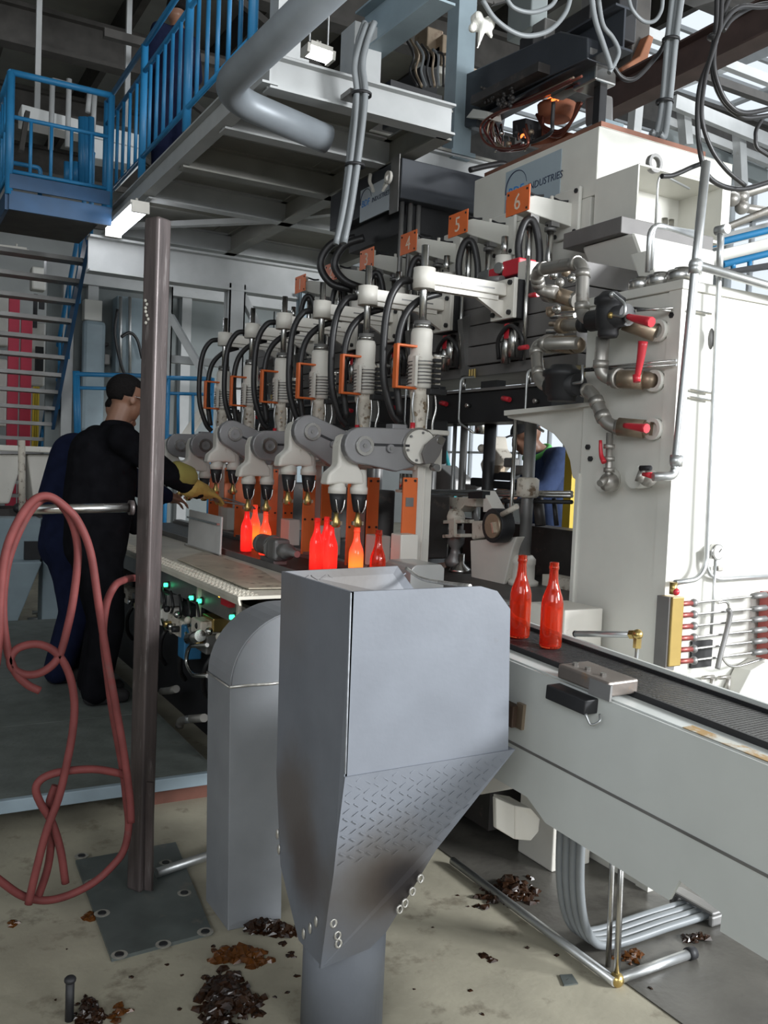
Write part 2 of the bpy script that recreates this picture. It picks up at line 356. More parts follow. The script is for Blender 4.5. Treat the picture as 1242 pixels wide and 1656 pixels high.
# front wall with a wide doorway and a high band opened for added fill light
wf = MB(); wf.box((-7, -9.2, 0), (0, -9, 4.4)).box((-7, -9.2, 7.4), (0, -9, 8)).box((0, -9.2, 4.4), (14, -9, 5.0)).box((0, -9.2, 7.4), (14, -9, 8)).box((6, -9.2, 0), (6.4, -9, 8)); wf.build('wall_front', WALLG, kind='structure')
# ------------------------------------------------------------------ catwalk above the machine
ZD = 4.0
ct = thing('catwalk', 'overhead steel catwalk deck on pale grey beams above the bottle machine', 'catwalk', (3.1, 7.4, ZD))
nplates = 6
for k in range(nplates):
    y0 = 5.14+k*(9.5-5.14)/nplates
    for (xa, xb) in ((2.0, 3.05), (3.06, 4.5)):
        if k < 1 and xa > 3: continue
        box((xa, y0+.004, ZD), (xb, y0+(9.5-5.14)/nplates-.004, ZD+.02)).build('deck_plate', DECKU, ct)
def ibeam(a, b, h, w, m_, par, name='beam', t_=.014):
    a, b = V(a), V(b); u_ = V((0, 0, 1)); mb = MB()
    mb.beam(a+u_*(h/2-t_/2), b+u_*(h/2-t_/2), w, t_).beam(a-u_*(h/2-t_/2), b-u_*(h/2-t_/2), w, t_).beam(a, b, t_, h-2*t_); return mb.build(name, m_, par)
ibeam((1.99, 5.1, ZD-.09), (1.99, 9.5, ZD-.09), .18, .1, STEELB, ct, 'edge_beam')
ibeam((3.28, 5.2, ZD-.1), (3.28, 9.5, ZD-.1), .2, .12, DECKU, ct)
ibeam((4.5, 5.9, ZD-.1), (4.5, 9.5, ZD-.1), .2, .12, DECKU, ct)
for y, x1, mm in ((5.16, 3.3, STEELB), (5.95, 4.5, STEELB), (6.9, 4.5, DECKU), (7.9, 4.5, STEELB), (9.4, 4.5, STEELB)):
    ibeam((1.99, y, ZD-.1), (x1, y, ZD-.1), .2, .12, mm, ct)
MB().beam((2.1, 9.2, 3.86), (3.3, 7.95, 3.86), .08, .05).build('brace', STEELB, ct)
MB().beam((3.4, 7.8, 3.88), (4.4, 6.2, 3.88), .08, .05).build('brace', STEELB, ct)
for y, x0, x1 in ((6.4, 2.1, 3.2), (7.4, 2.1, 3.2), (8.6, 2.1, 3.2)): box((x0, y-.02, ZD-.06), (x1, y+.02, ZD)).build('joist', DECKU, ct)
# portal under the far end: deep grey girder, columns, knee braces
gd = thing('support_frame', 'pale grey steel portal frame with knee braces beyond the machine', 'frame', (3.2, 9, 0))
ibeam((1.72, 9.0, 3.5), (4.8, 9.0, 3.5), .34, .18, STEELB, gd, 'girder', .02)
for x, y, w_ in ((3.2, 9.0, .17), (2.66, 9.6, .10), (3.95, 8.9, .14)):
    MB().box((x-w_/2, y-w_/2, 0), (x-w_/2+.015, y+w_/2, 3.4)).box((x+w_/2-.015, y-w_/2, 0), (x+w_/2, y+w_/2, 3.4)).box((x-w_/2, y-.008, 0), (x+w_/2, y+.008, 3.4)).box((x-w_/2, y-w_/2, 0), (x+w_/2, y-w_/2+.012, 3.4)).build('column', STEELB if x != 3.95 else GREYBLUE, gd)
MB().beam((3.28, 9, 3.3), (3.75, 9.0, 2.55), .09, .07).build('brace', STEELB, gd)
MB().beam((2.70, 9.6, 3.1), (3.12, 9.3, 2.3), .09, .07).build('brace', STEELB, gd)
MB().beam((3.1, 9.1, 2.35), (2.70, 9.5, 1.55), .10, .07).build('brace', WHITE, gd)
box((2.7, 9.7, 2.62), (4.6, 9.8, 2.70)).build('tie_beam', STEELB, gd)
# big grey duct pipe under the catwalk edge, with an elbow
DPX, DPZ = 1.86, 3.94
MB().tube(rounded([(1.82, 3.2, 3.80), (1.675, 5.10, 3.69), (2.40, 5.16, 3.60)], .26, 8), .086, 18).build('air_duct', mat('duct_pipe_grey', (.25, .275, .30), .45, .2, var=.1), label='large round grey air pipe bending under the catwalk edge', cat='pipe')
# ------------------------------------------------------------------ blue railing on the catwalk edge
rl = thing('catwalk_railing', 'bright blue railing with close upright bars along the catwalk edge', 'railing', (2.0, 7.4, ZD))
XR = 1.98
ys = [9.55, 8.07, 6.75, 5.4]
for a, b in zip(ys[:-1], ys[1:]):
    cyl((XR, a, ZD+.022), (XR, a, ZD+1.16), .032).build('post', BLUE, rl)
    n = 5
    for k in range(1, n+1):
        y = a+(b-a)*k/(n+1); cyl((XR, y, ZD+.2), (XR, y, ZD+.93), .016, n=8).build('baluster', BLUE, rl)
for z, r in ((ZD+1.16, .024), (ZD+.93, .02), (ZD+.2, .02)): cyl((XR, ys[0], z), (XR, ys[-1], z), r).build('rail', BLUE, rl)
cyl((XR, ys[-1], ZD+.022), (XR, ys[-1], ZD+1.16), .032).build('post', BLUE, rl)
# landing with its railing
ld = thing('stair_landing', 'blue railed stair landing beside the catwalk', 'landing', (1.35, 9.0, 3.8))
LX0, LX1, LY0, LY1, LZ = .955, 1.80, 8.5, 9.9, 3.80
box((LX0, LY0, LZ-.02), (LX1, LY1, LZ)).build('floor_plate', ROOFD, ld)
MB().box((LX0, LY0-.03, LZ-.13), (LX1+.02, LY0, LZ+.03)).build('edge_channel', BLUED, ld)
MB().box((LX0, LY0-.035, LZ+.05), (LX1, LY0-.02, LZ+.17)).build('kick_plate', BLUED, ld)
box((LX0-.03, LY0, LZ-.13), (LX0, LY1, LZ+.03)).build('edge_channel', BLUED, ld)
for x, y, r in ((LX0, LY0, .034), (LX1, LY0, .03), (LX0, LY1, .03)): cyl((x, y, LZ), (x, y, LZ+1.03), r).build('post', BLUE, ld)
for z, r in ((LZ+1.03, .028), (LZ+.66, .018), (LZ+.2, .018)):
    cyl((LX0, LY0, z), (LX1, LY0, z), r).build('rail', BLUE, ld); cyl((LX0, LY0, z), (LX0, LY1, z), r).build('rail', BLUE, ld)
for k in range(1, 5): x = LX0+(LX1-LX0)*k/5; cyl((x, LY0, LZ+.2), (x, LY0, LZ+.66), .015, n=8).build('baluster', BLUE, ld)
for k in range(1, 7): y = LY0+(LY1-LY0)*k/7; cyl((LX0, y, LZ+.2), (LX0, y, LZ+.95), .014, n=8).build('baluster', BLUE, ld)
pipe([(1.0, LY0+.3, LZ+.36), (1.25, LY0+.3, LZ+.36), (1.25, LY0+.3, LZ+.1)], .02, .04).build('handrail_end', BLUE, ld)
# stairs going down behind the landing
st = thing('staircase', 'blue steel staircase with open grey treads below the landing', 'stairs', (1.5, 11.5, 0))
S0, S1 = V((1.95, 10.25, 3.9)), V((1.95, 14.3, 0.0))
for x in (.9, 1.95): MB().beam((x, S0.y, S0.z), (x, S1.y, S1.z), .04, .2).build('stringer', BLUED, st)
N = 20
for k in range(1, N): p = S0.lerp(S1, k/N); box((.92, p.y-.11, p.z-.02), (1.93, p.y+.11, p.z+.025)).build('tread', IRON, st)
for k in range(0, N, 3):
    p = S0.lerp(S1, k/N); cyl((1.99, p.y, p.z), (1.99, p.y, p.z+.95), .02).build('rail_post', BLUE, st)
cyl((1.99, S0.y, S0.z+.95), (1.99, S1.y, S1.z+.95), .025).build('handrail', BLUE, st); cyl((1.99, S0.y, S0.z+.5), (1.99, S1.y, S1.z+.5), .018).build('handrail', BLUE, st)
# ------------------------------------------------------------------ fluorescent lamps
def fluo(name, a, b, label, r=.045):
    a, b = V(a), V(b); t = thing(name, label, 'lamp', (a+b)/2, 'fluorescent lamps')
    u_ = V((0, 0, 1)); MB().beam(a+u_*.045, b+u_*.045, .16, .04).build('housing', WHITE, t)
    MB().beam(a, b, .13, .05).build('diffuser', TUBE, t); d = (b-a).normalized()
    for p, s in ((a, -1), (b, 1)):
        MB().beam(p, p+d*.03*s, .15, .08).build('end_cap', WHITE, t)
        c_ = p-d*.12*s+u_*.065; cyl(c_, c_+u_*.05, .012, n=8).build('mount', WHITE, t)
fluo('fluorescent_lamp', (1.92, 7.85, 3.70), (1.92, 8.84, 3.70), 'lit fluorescent lamp fixed under the catwalk edge by the landing')
fluo('fluorescent_lamp', Q(-60, 398, y=13.2), Q(42, 410, y=13.2), 'lit fluorescent lamp glowing behind the staircase')
fluo('fluorescent_lamp', Q(497, 82, y=7.5), Q(532, 94, y=7.5), 'small lit lamp above the catwalk deck by the cable bundle')
for px, py in ((500, 82), (529, 93)): a = Q(px, py, y=7.5); cyl((a.x, a.y, a.z+.06), (a.x, a.y, 7.06), .008, n=6).build('lamp_hanger', GALV, label='thin hanger rod of the lamp above the catwalk deck', cat='rod', group='lamp hanger rods')
# ================================================================== BACKGROUND, LEFT
def pxbox(x0, y0, x1, y1, Y, dy): # box whose front face spans two photo points on plane y=Y
    a, b = Q(x0, y0, y=Y), Q(x1, y1, y=Y); return MB().box((a.x, Y, a.z), (b.x, Y+dy, b.z))
for k, (x0, x1, yt, lab) in enumerate(((15, 28, 478, 'taller red-pink strip curtain panel behind the stairs'), (35, 49, 512, 'shorter red-pink panel beside the yellow strip'))):
    a, b = Q(x0, yt, y=15.5), Q(x1, 712, y=15.5); box((a.x, 15.5, 0), (b.x, 15.58, a.z)).build('hanging_panel', PINK, label=lab, cat='panel', bevel=.01)
yp = thing('slatted_screen', 'yellow slatted screen standing beside the red-pink panels', 'screen', (Q(58, 705, y=15.4).x, 15.4, 0))
for k in range(3): a, b = Q(53.5+k*3.2, 625, y=15.4), Q(56+k*3.2, 705, y=15.4); box((a.x, 15.4, 0), (b.x, 15.45, a.z)).build('slat', YELLOW, yp)
bm_ = thing('far_white_machine', 'white hall machine with cream housings behind the stairs', 'machine', (1.2, 14.8, 0))
for (x0, y0, x1, y1, Y) in ((-60, 470, 14, 560, 16.5), (-60, 575, 10, 690, 16.2), (52, 430, 75, 470, 17), (50, 520, 72, 625, 17)): pxbox(x0, y0, x1, y1, Y, .3).build('housing', CREAM, bm_, bevel=.03)
for (x0, y0, x1, y1) in ((55, 475, 60, 530), (64, 480, 72, 500), (58, 560, 70, 600)): pxbox(x0, y0, x1, y1, 16.8, .08).build('bracket', BLACK, bm_)
# panelled back partition with columns and a lintel
pa = thing('partition', 'grey panelled partition with pale posts and lintel behind the workers', 'partition', (2.6, 12.2, 0))
for k in range(6):
    x0 = 1.85+.62*k; box((x0, 12.2, 0), (x0+.6, 12.26, 3.75)).build('panel', PANELG, pa)
box((1.8, 12.0, 3.75), (6.2, 12.2, 4.05)).build('lintel', STEELB, pa)
for x in (2.02, 2.32, 3.55): box((x, 12.05, 0), (x+.13, 12.2, 3.75)).build('post', STEELB, pa)
eb = thing('electrical_cabinet', 'tall grey blue electrical cabinet with steel conduits on the partition', 'cabinet', (3.05, 11.9, 1.9))
a, b = Q(190, 478, y=11.9), Q(228, 605, y=11.9)
box((a.x, 11.9, b.z), (b.x, 12.18, a.z)).build('body', GREYBLUE, eb, bevel=.01)
for px in (195, 210): cyl(Q(px, 480, y=11.85), Q(px, 604, y=11.85), .022, n=8).build('conduit', GALV, eb)
hosep(QL([(190, 500), (186, 540), (196, 590), (208, 620)], y=11.8), .02).build('cable', RUBBER, eb)
hosep(QL([(196, 545), (210, 538), (222, 550), (230, 580)], y=11.8), .02).build('cable', RUBBER, eb)
for k, (x0, y0, x1, y1, lab) in enumerate(((137, 483, 165, 520, 'pale switch box high on the partition'), (150, 570, 178, 590, 'dark grey bracket box low on the partition'), (156, 552, 176, 560, 'thin dark shelf bracket on the partition'))):
    pxbox(x0, y0, x1, y1, 12.0, .18).build('wall_box', (CREAM, IRON, BLACK)[k], label=lab, cat='box', bevel=.01)
pxbox(135, 516, 168, 700, 11.92, .1).build('arched_panel', GREYBLUE, label='blue grey machine shroud against the partition', cat='panel', bevel=.08)
# blue railing in front of the partition
r2 = thing('rear_railing', 'blue two-bar railing in front of the grey partition', 'railing', Q(122, 720, y=10.6))
for py, r in ((605, .026), (627, .02)): cyl(Q(121, py, y=10.6), Q(238, py+3, y=10.6), r).build('rail', BLUE, r2)
for px in (121, 125.5): cyl(Q(px, 600, y=10.6), Q(px+3, 735, y=10.6), .025).build('post', BLUE, r2)
r3 = thing('rear_railing', 'blue railing panel between the post and the far take-out arms', 'railing', Q(300, 720, y=8.6))
for py, r in ((611, .022), (636, .016), (705, .016)): cyl(Q(268, py, y=8.6), Q(342, py+2, y=8.6), r).build('rail', BLUE, r3)
for px in (288, 312, 340): cyl(Q(px, 636, y=8.6), Q(px, 706, y=8.6), .015).build('baluster', BLUE, r3)
a = Q(270, 700, y=8.6); cyl((a.x, 8.6, 0), (a.x, 8.6, Q(270, 608, y=8.6).z), .02).build('post', BLUE, r3); a = Q(341, 700, y=8.6); cyl((a.x, 8.6, 0), (a.x, 8.6, Q(341, 611, y=8.6).z), .02).build('post', BLUE, r3)
# white machine with funnels, low at the left
lm = thing('white_feeder', 'oily white feeder machine with two funnel tanks at the hall side', 'machine', (.9, 9.0, 0))
a, b = Q(-80, 716, y=9.0), Q(98, 733, y=9.0); box((a.x, 8.9, b.z), (b.x, 9.8, a.z)).build('top_rail', WHITE, lm, bevel=.01)
for px0, px1 in ((-60, 40), (44, 98)):
    a, b = Q(px0, 735, y=9.1), Q(px1, 735, y=9.1); c, d = Q(px0+(px1-px0)*.2, 815, y=9.1), Q(px0+(px1-px0)*.75, 815, y=9.1)
    MB().prism([a, b, d, c], (0, .5, 0)).build('funnel', WHITE, lm, bevel=.02)
a, b = Q(-80, 822, y=9.15), Q(92, 846, y=9.15); box((a.x, 9.15, b.z), (b.x, 9.7, a.z)).build('dark_tray', DARKB, lm)
for k in range(5): p = Q(30+k*14, 822, y=9.0); MB().ball((p.x, 9.0, p.z), .05).build('knob', BLACK, lm)
for px in (-30, 14): a = Q(px, 846, y=9.4); box((a.x-.05, 9.35, 0), (a.x+.05, 9.45, a.z)).build('leg', BLACK, lm)
a, b = Q(35, 712, y=8.3), Q(36, 830, y=8.3); MB().tube([a, (a+b)/2, b], .03, 10).build('chain', OILY, lm)
# blue grey cart and steel bars on the floor
cb = thing('parts_cart', 'pale blue grey sheet metal cart with an open slot, behind the hose', 'cart', (1.0, 8.6, 0))
a = Q(0, 838, y=8.6); b = Q(66, 860, y=8.6); box((a.x-.5, 8.6, .55), (b.x, 8.88, a.z)).build('body', GREYBLUE, cb, bevel=.01)
a = Q(40, 876, y=8.55); b = Q(66, 905, y=8.55); box((a.x, 8.56, b.z), (b.x, 8.61, a.z)).build('slot', BLACK, cb)
a = Q(0, 910, y=8.4); b = Q(62, 1010, y=8.4); MB().prism([(a.x-.5, 8.4, .02), (b.x-.2, 8.4, .02), (b.x+.02, 8.4, a.z), (a.x-.5, 8.4, a.z)], (0, .45, 0)).build('skirt', GREYBLUE, cb, bevel=.01)
a = Q(66, 838, y=8.8); b = Q(104, 940, y=8.8); box((a.x, 8.62, .0), (b.x, 8.88, a.z)).build('side_box', GREYBLUE, cb, bevel=.01)
for k in range(6):
    a = Q(45+k*7, 1000-k*4, z=.03); b = Q(92+k*7, 958-k*3, z=.03+.0); cyl((a.x, a.y, .02+.04*(k % 2)), (b.x, min(b.y, 9.0), .02+.04*(k % 2)), .018, n=8).build('steel_bar', GALV, label='loose grey steel bar lying on the floor beside the cart', cat='bar', group='loose steel bars')

# ducting whitened in place of daylight on it, and pipe frames above the landing
BRIGHTW = mat('brightened_white_sheet', (.86, .87, .86), .4, var=.03)
wd = thing('white_ducting', 'white ducting coloured brighter to look daylit, behind the landing railing', 'duct', Q(130, 230, y=11.2))
for pts in (((35, 168), (135, 195), (135, 218), (35, 195)), ((150, 200), (228, 218), (228, 240), (150, 222)), ((150, 223), (225, 240), (225, 268), (150, 255)), ((193, 290), (232, 240), (232, 262), (195, 300))):
    MB().prism(QL(pts, y=11.2), (0, .3, 0)).build('duct_panel', BRIGHTW, wd, bevel=.01)
for px, pt, pb_ in ((85, 128, 242), (112, 128, 238), (145, 150, 182), (153, 152, 215)): cyl(Q(px, pt, y=11.0), Q(px-3, pb_, y=11.0), .03, n=8).build('pipe', STEELB, wd)
cyl(Q(85, 128, y=11.0), Q(165, 150, y=11.0), .02, n=8).build('pipe', STEELB, wd)
for px, py in ((60, 200), (205, 205)): a = Q(px, py, y=11.3); box((a.x-.03, 11.3, a.z), (a.x+.03, 11.36, 8.0)).build('hanger', STEELB, wd)
a = Q(45, 185, y=11.0); MB().beam(Q(44, 182, y=11.0), Q(34, 245, y=11.0), .12, .05).build('dark_bracket', ROOFD, wd)
for px in (132, 138, 147): cyl(Q(px, 190, y=9.85), Q(px, 300, y=9.85), .035, n=10).build('rail_post', BLUE, ld)
for px in (108, 122): cyl(Q(px, 262, y=9.85), Q(px, 295, y=9.85), .03, n=10).build('rail_post', BLUE, ld)
wc = thing('white_column', 'pale square column rising beside the end of the blue railing', 'column', (2.12, 5.2, 4.02)); box((2.05, 5.16, 4.02), (2.2, 5.3, 6.95)).build('shaft', STEELB, wc); box((2.0, 5.14, 4.02), (2.25, 5.34, 4.035)).build('base_plate', STEELB, wc)
# ================================================================== FOREGROUND
# ---- reject hopper on its pipe stand
hp = thing('reject_hopper', 'blue grey welded steel hopper on a round pipe stand, scorched at its lower end', 'hopper', (1.12, 2.2, 0))
SEAM = mat('scraped_seam', (.36, .38, .41), .45, var=.3, scale=40)
hm = mat('hopper_scorched_primer', (.165, .178, .205), .5, var=.1, dirt=(.13, .13, .14), dirt_amt=.1, dscale=11, bump=.05)
_o = V((1.12, 2.2, 0))
scorch(hm, [(V((1.19, 2.03, .47))-_o, .26, (.115, .095, .075), .75), (V((1.22, 2.03, .475))-_o, .15, (.05, .035, .028), .85), (V((1.255, 2.03, .475))-_o, .105, (.016, .013, .016), .92), (V((1.04, 2.3, .62))-_o, .24, (.105, .08, .06), .65), (V((1.04, 2.2, .48))-_o, .17, (.07, .05, .042), .7), (V((1.27, 2.44, 1.27))-_o, .13, (.07, .055, .045), .9), (V((1.2, 2.43, 1.2))-_o, .3, (.16, .145, .135), .75)])
A, B, C_, D = (1.043, 2.0, 1.278), (1.444, 2.0, 1.28), (1.548, 2.0, 1.213), (1.565, 2.0, .805)
MB().prism([A, B, (1.50, 2.0, 1.265), C_, D, (1.047, 2.0, .80)], (0, .008, 0)).build('front_panel', hm, hp)
MB().prism([(1.043, 2.0, 1.278), (1.043, 2.45, 1.275), (1.043, 2.435, .67), (1.04, 2.374, .415), (1.04, 2.23, .262), (1.035, 2.075, .27), (1.04, 2.03, .54), (1.044, 2.0, .80)], (.008, 0, 0)).build('side_panel', hm, hp)
lp = MB().prism([(1.044, 1.995, .803), (1.587, 1.995, .81), (1.35, 2.025, .545), (1.262, 2.05, .39), (1.225, 2.062, .325), (1.18, 2.07, .285), (1.033, 2.072, .262), (1.038, 2.03, .54)], (0, .008, 0)).build('lower_panel', hm, hp)
tr = MB()
for i in range(26):          # raised tread bars of the chequer plate
    for j in range(16):
        x = 1.06+i*.027; z = .78-j*.024+(.012 if i % 2 else 0)
        if z < .56 or x > 1.57-(.80-z)*.92 or z > .795: continue
        y = 1.9935+(.803-z)*.115; s = 1 if (i+j) % 2 else -1
        tr.obox((x, y+.00185, z), (.008, 0, .005*s), (0, .0005, 0), (-.0007*s, 0, .0011))
tr.build('tread_bars', hm, lp, kind='stuff')
bk = MB().prism([(1.05, 2.45, 1.275), (1.43, 2.44, 1.285), (1.50, 2.40, 1.18), (1.50, 2.40, .80), (1.05, 2.435, .67)], (0, -.008, 0)).build('back_panel', hm, hp)
t2 = MB()
for i in range(14):
    x = 1.09+i*.028; s = 1 if i % 2 else -1
    for z in (1.255, 1.225): t2.obox((x+(.014 if z < 1.24 else 0), 2.438, z), (.010, 0, .006*s), (0, .0016, 0), (-.001, 0, .002))
t2.build('tread_bars', hm, bk, kind='stuff')
MB().prism([(1.587, 2.0, .808), (1.60, 2.40, .80), (1.36, 2.38, .545), (1.35, 2.03, .545)], (-.006, 0, .004)).build('chute_panel', hm, hp)
MB().prism([(1.35, 2.03, .545), (1.36, 2.38, .545), (1.23, 2.30, .29), (1.23, 2.07, .32)], (-.006, 0, .004)).build('chute_panel', hm, hp)
MB().prism([(1.05, 2.43, .67), (1.59, 2.39, .80), (1.36, 2.37, .54), (1.23, 2.30, .29), (1.05, 2.25, .265), (1.05, 2.37, .415)], (0, -.006, 0)).build('lower_back_panel', hm, hp)
MB().cyl((1.178, 2.215, 0), (1.176, 2.21, .40), .118, 40).build('stand_pipe', HOPPER, hp)
def weld(pts, r=.006): 
    mb = MB()
    for p in pts: mb.ball(p, r*rnd.uniform(.8, 1.3), (1, .45, 1.3), 8, 6)
    return mb
for grp in ([(1.058, 2.058, .39), (1.073, 2.06, .352), (1.078, 2.063, .328)], [(1.305, 2.028, .475), (1.285, 2.035, .44), (1.265, 2.038, .41), (1.25, 2.04, .395)]):
    for p in grp: MB().tube([V(p)+V((math.cos(a)*.008, -.003, math.sin(a)*.011)) for a in [2*math.pi*k/10 for k in range(10)]], .0036, 6, True).build('weld', WELD, hp)
for p in ((1.036, 2.115, .37), (1.036, 2.15, .335), (1.036, 2.19, .30), (1.038, 2.40, .50), (1.038, 2.385, .46)): MB().ball(p, .010, (.4, .9, 1.6), 8, 6).build('weld', WELD, hp)
tube([(1.042, 1.999, 1.276), (1.044, 1.999, 1.05), (1.046, 1.999, .81)], .0024, 6).build('corner_seam', SEAM, hp)
hosep([(1.46, 2.43, 1.278), (1.47, 2.35, 1.255), (1.455, 2.2, 1.262), (1.45, 2.06, 1.272)], .006).build('rim_weld', WELD, hp)
# ---- curved sheet-metal duct
du = thing('elbow_duct', 'grey rectangular sheet metal duct with a curved elbow top, left of the hopper', 'duct', (1.15, 2.93, 0))
MB().prism([(1.05, 2.82, 0), (1.246, 2.82, 0), (1.225, 2.82, .84), (1.03, 2.82, .84)], (0, .235, 0)).build('straight_section', DUCT, du, bevel=.003)
R_ = .245; poly = []
for k in range(13): a = math.pi-math.pi/2*k/12; poly.append((1.275+R_*math.cos(a), 2.82, .842+R_*math.sin(a)))
poly += [(1.46, 2.82, 1.087), (1.46, 2.82, .89), (1.275, 2.82, .89), (1.228, 2.82, .842)]
MB().prism(poly, (0, .235, 0)).build('elbow', DUCT, du, bevel=.003)
MB().tube([(1.028, 2.818, .841), (1.10, 2.816, .843), (1.17, 2.818, .840), (1.228, 2.817, .842)], .005, 6).tube([(1.026, 2.82, .841), (1.026, 3.05, .841)], .003, 6).build('weld_seam', WELD, du)
MB().tube([(1.275+R_*math.cos(math.pi-math.pi/2*k/12), 2.818, .842+R_*math.sin(math.pi-math.pi/2*k/12)) for k in range(13)], .003, 6).build('edge_bead', DUCT, du)
# ---- rusty steel post with base plate and peg
STAIN = mat('pale_bolt_stain', (.26, .25, .22), .7, var=.3, scale=40)
ps = thing('steel_post', 'tall rusty brown square steel tube post standing on a bolted base plate', 'post', (.85, 3.2, 0))
pb = Q(228, 1445, z=0.012); PX, PY = .855, 3.23
hw = .0345
MB().obox((PX, PY, 1.225), (hw*.87, hw*.5, 0), (-hw*.5, hw*.87, 0), (0, 0, 1.215)).build('tube', POST, ps, bevel=.010, segs=3)
MB().beam((PX+.02, PY-.052, .02), (PX+.015, PY-.046, .42), .012, .03).build('stiffener', POST, ps)
ho = lambda px, py: Q(px, py, z=.01)
pl = [Q(180, 1556, z=0), Q(343, 1512, z=0), Q(284, 1366, z=0), Q(122, 1396, z=0)]
MB().prism(pl, (0, 0, .012)).build('base_plate', BASEP, ps)
for px, py in ((193, 1545), (264, 1528), (332, 1508), (298, 1445), (165, 1478), (148, 1428), (268, 1396), (132, 1385)):
    c = ho(px, py); g = MB().ring((c.x, c.y, .012), (c.x, c.y, .0132), .025+.004*rnd.random(), .015, 14).build('washer_ring', STAIN, ps)
    cyl((c.x, c.y, .012), (c.x, c.y, .016), .014, n=10).build('bolt', BLACK, ps)
a, b = Q(52, 824, y=3.15), Q(214, 821, y=3.18)
pg = MB().cyl(a, b, .0165, 14).build('peg', STEEL, ps)
MB().ring(b-V((.012, 0, 0)), b+V((.004, 0, 0)), .026, .012, 12).build('peg_weld', POST, pg)
for k in range(7): MB().ball(Q(238+rnd.uniform(-3, 3), 486+k*6, d=3.17), .006, (1, .6, 1), 7, 5).build('weld_spatter', STAIN, ps)
# ---- red hose hung on the peg
hz = MB()
def hs(pts, Y, r=.0135):
    hz.tube(smooth_path([Q(p[0], p[1], y=(p[2] if len(p) > 2 else Y)) for p in pts], 6), r, 9)
hs([(46, 1462), (58, 1410), (75, 1345), (95, 1290), (107, 1240), (118, 1180), (120, 1130), (110, 1085), (90, 1055), (62, 1042), (32, 1047), (18, 1062), (20, 1080), (42, 1091), (70, 1086), (95, 1062), (110, 1012), (120, 960), (126, 900), (121, 858), (106, 825), (84, 806), (62, 812), (38, 845), (14, 905), (5, 975), (10, 1040), (24, 1085), (44, 1107), (64, 1117)], 3.10)
hs([(-14, 1120), (-3, 1050), (1, 960), (10, 890), (32, 838), (56, 808), (80, 803), (106, 820), (128, 846), (147, 895), (160, 980), (173, 1062), (187, 1140), (200, 1215), (210, 1290), (212, 1330)], 3.07)
hs([(236, 937, 3.36), (216, 935, 3.34), (198, 939, 3.24), (186, 947), (174, 970), (168, 1002), (167, 1030), (172, 1075), (182, 1150), (198, 1240), (204, 1290), (208, 1335), (200, 1375), (180, 1402), (150, 1428), (110, 1448), (72, 1456), (35, 1448), (0, 1424), (-30, 1400)], 3.14)
hs([(203, 1255), (190, 1250), (150, 1244), (100, 1248), (70, 1258), (58, 1275), (66, 1300), (84, 1330), (98, 1375), (106, 1428)], 3.12)
hs([(60, 1456), (78, 1400), (84, 1340), (80, 1300), (90, 1270)], 3.15)
hz.build('red_hose', HOSE, label='dirty red rubber hose looped over the peg of the rusty post', cat='hose')
# ---- raised operator platform
pf = thing('operator_platform', 'low grey steel platform with a pale blue front edge where the workers stand', 'platform', (.3, 5.5, 0))
PZ = .15
for k in range(4):
    for j in range(2):
        x0 = -.95+j*1.17; y0 = 3.95+k*1.05; box((x0+.002, y0+.002, PZ-.012), (min(x0+1.168, 1.385), y0+1.046, PZ)).build('floor_plate', DECKG, pf)
box((-.95, 3.92, PZ-.055), (1.385, 3.952, PZ+.001)).build('front_edge', DECKB, pf, bevel=.004)
box((1.37, 3.94, PZ-.05), (1.39, 8.1, PZ)).build('side_edge', DECKG, pf)
for x in (-.8, .3, 1.25):
    for y in (4.15, 7.9): box((x-.04, y-.04, 0), (x+.04, y+.04, PZ-.012)).build('leg', BLACK, pf)
box((1.0, 4.02, .0), (1.42, 4.07, .085)).build('toe_angle', mat('rusty_angle', (.17, .07, .05), .6, .3, var=.3), pf)
MB().cyl((.93, 3.28, .03), (1.60, 3.42, .055), .018, 10).build('floor_pipe', GALV, label='thin galvanised pipe running behind the duct near the base plate', cat='pipe')
# ================================================================== OUTFEED CONVEYOR
cvd = V((-.0528, .9968, .0592)).normalized(); cvn = V((1, .053, 0)).normalized(); cvu = cvn.cross(cvd).normalized()
O = V((1.75, 2.129, 1.0))
def cv(s, a, b): return O+cvd*s+cvn*a+cvu*b
co = thing('outfeed_conveyor', 'pale grey box conveyor with a dark chain belt carrying bottles away', 'conveyor', (1.95, 1.4, .5))
def cvbox(s0, s1, a0, a1, b0, b1): return MB().obox(cv((s0+s1)/2, (a0+a1)/2, (b0+b1)/2), cvd*(s1-s0)/2, cvn*(a1-a0)/2, cvu*(b1-b0)/2)
SF, SN = .80, -2.6
MB().prism([cv(SF, 0, -.006), cv(SN, 0, -.006), cv(SN, 0, -.45), cv(-.73, 0, -.45), cv(-.73, 0, -.405), cv(-.60, 0, -.385), cv(-.575, 0, -.45), cv(-.11, 0, -.445), cv(-.02, 0, -.40), cv(SF, 0, -.40)], cvn*.012).build('side_panel', CONV, co)
cvbox(SN, SF, .012, .10, -.012, -.002).build('top_lip', CONV, co)
cvbox(SN, SF, .36, .372, -.45, .02).build('rear_panel', CONV, co)
cvbox(SN, SF, -.002, .0, -.262, -.254).build('seam_groove', IRON, co)
for a0, a1, b0, b1 in ((.085, .091, -.01, .016), (.10, .112, -.01, .010), (.335, .341, -.01, .014)): cvbox(SN, SF, a0, a1, b0, b1).build('guide_rail', BLACK, co)
cvbox(SN, SF, .10, .335, -.03, -.012).build('chain_bed', BLACK, co)
bl = MB(); nl = 270
for k in range(nl):
    s0 = SN+(SF-SN)*k/nl
    q = cvbox(s0, s0+(SF-SN)/nl*.78, .118, .33, -.012, .004); bl.add(q.v, q.f, q.s)
bl.build('chain_belt', CHAIN, co, kind='stuff')
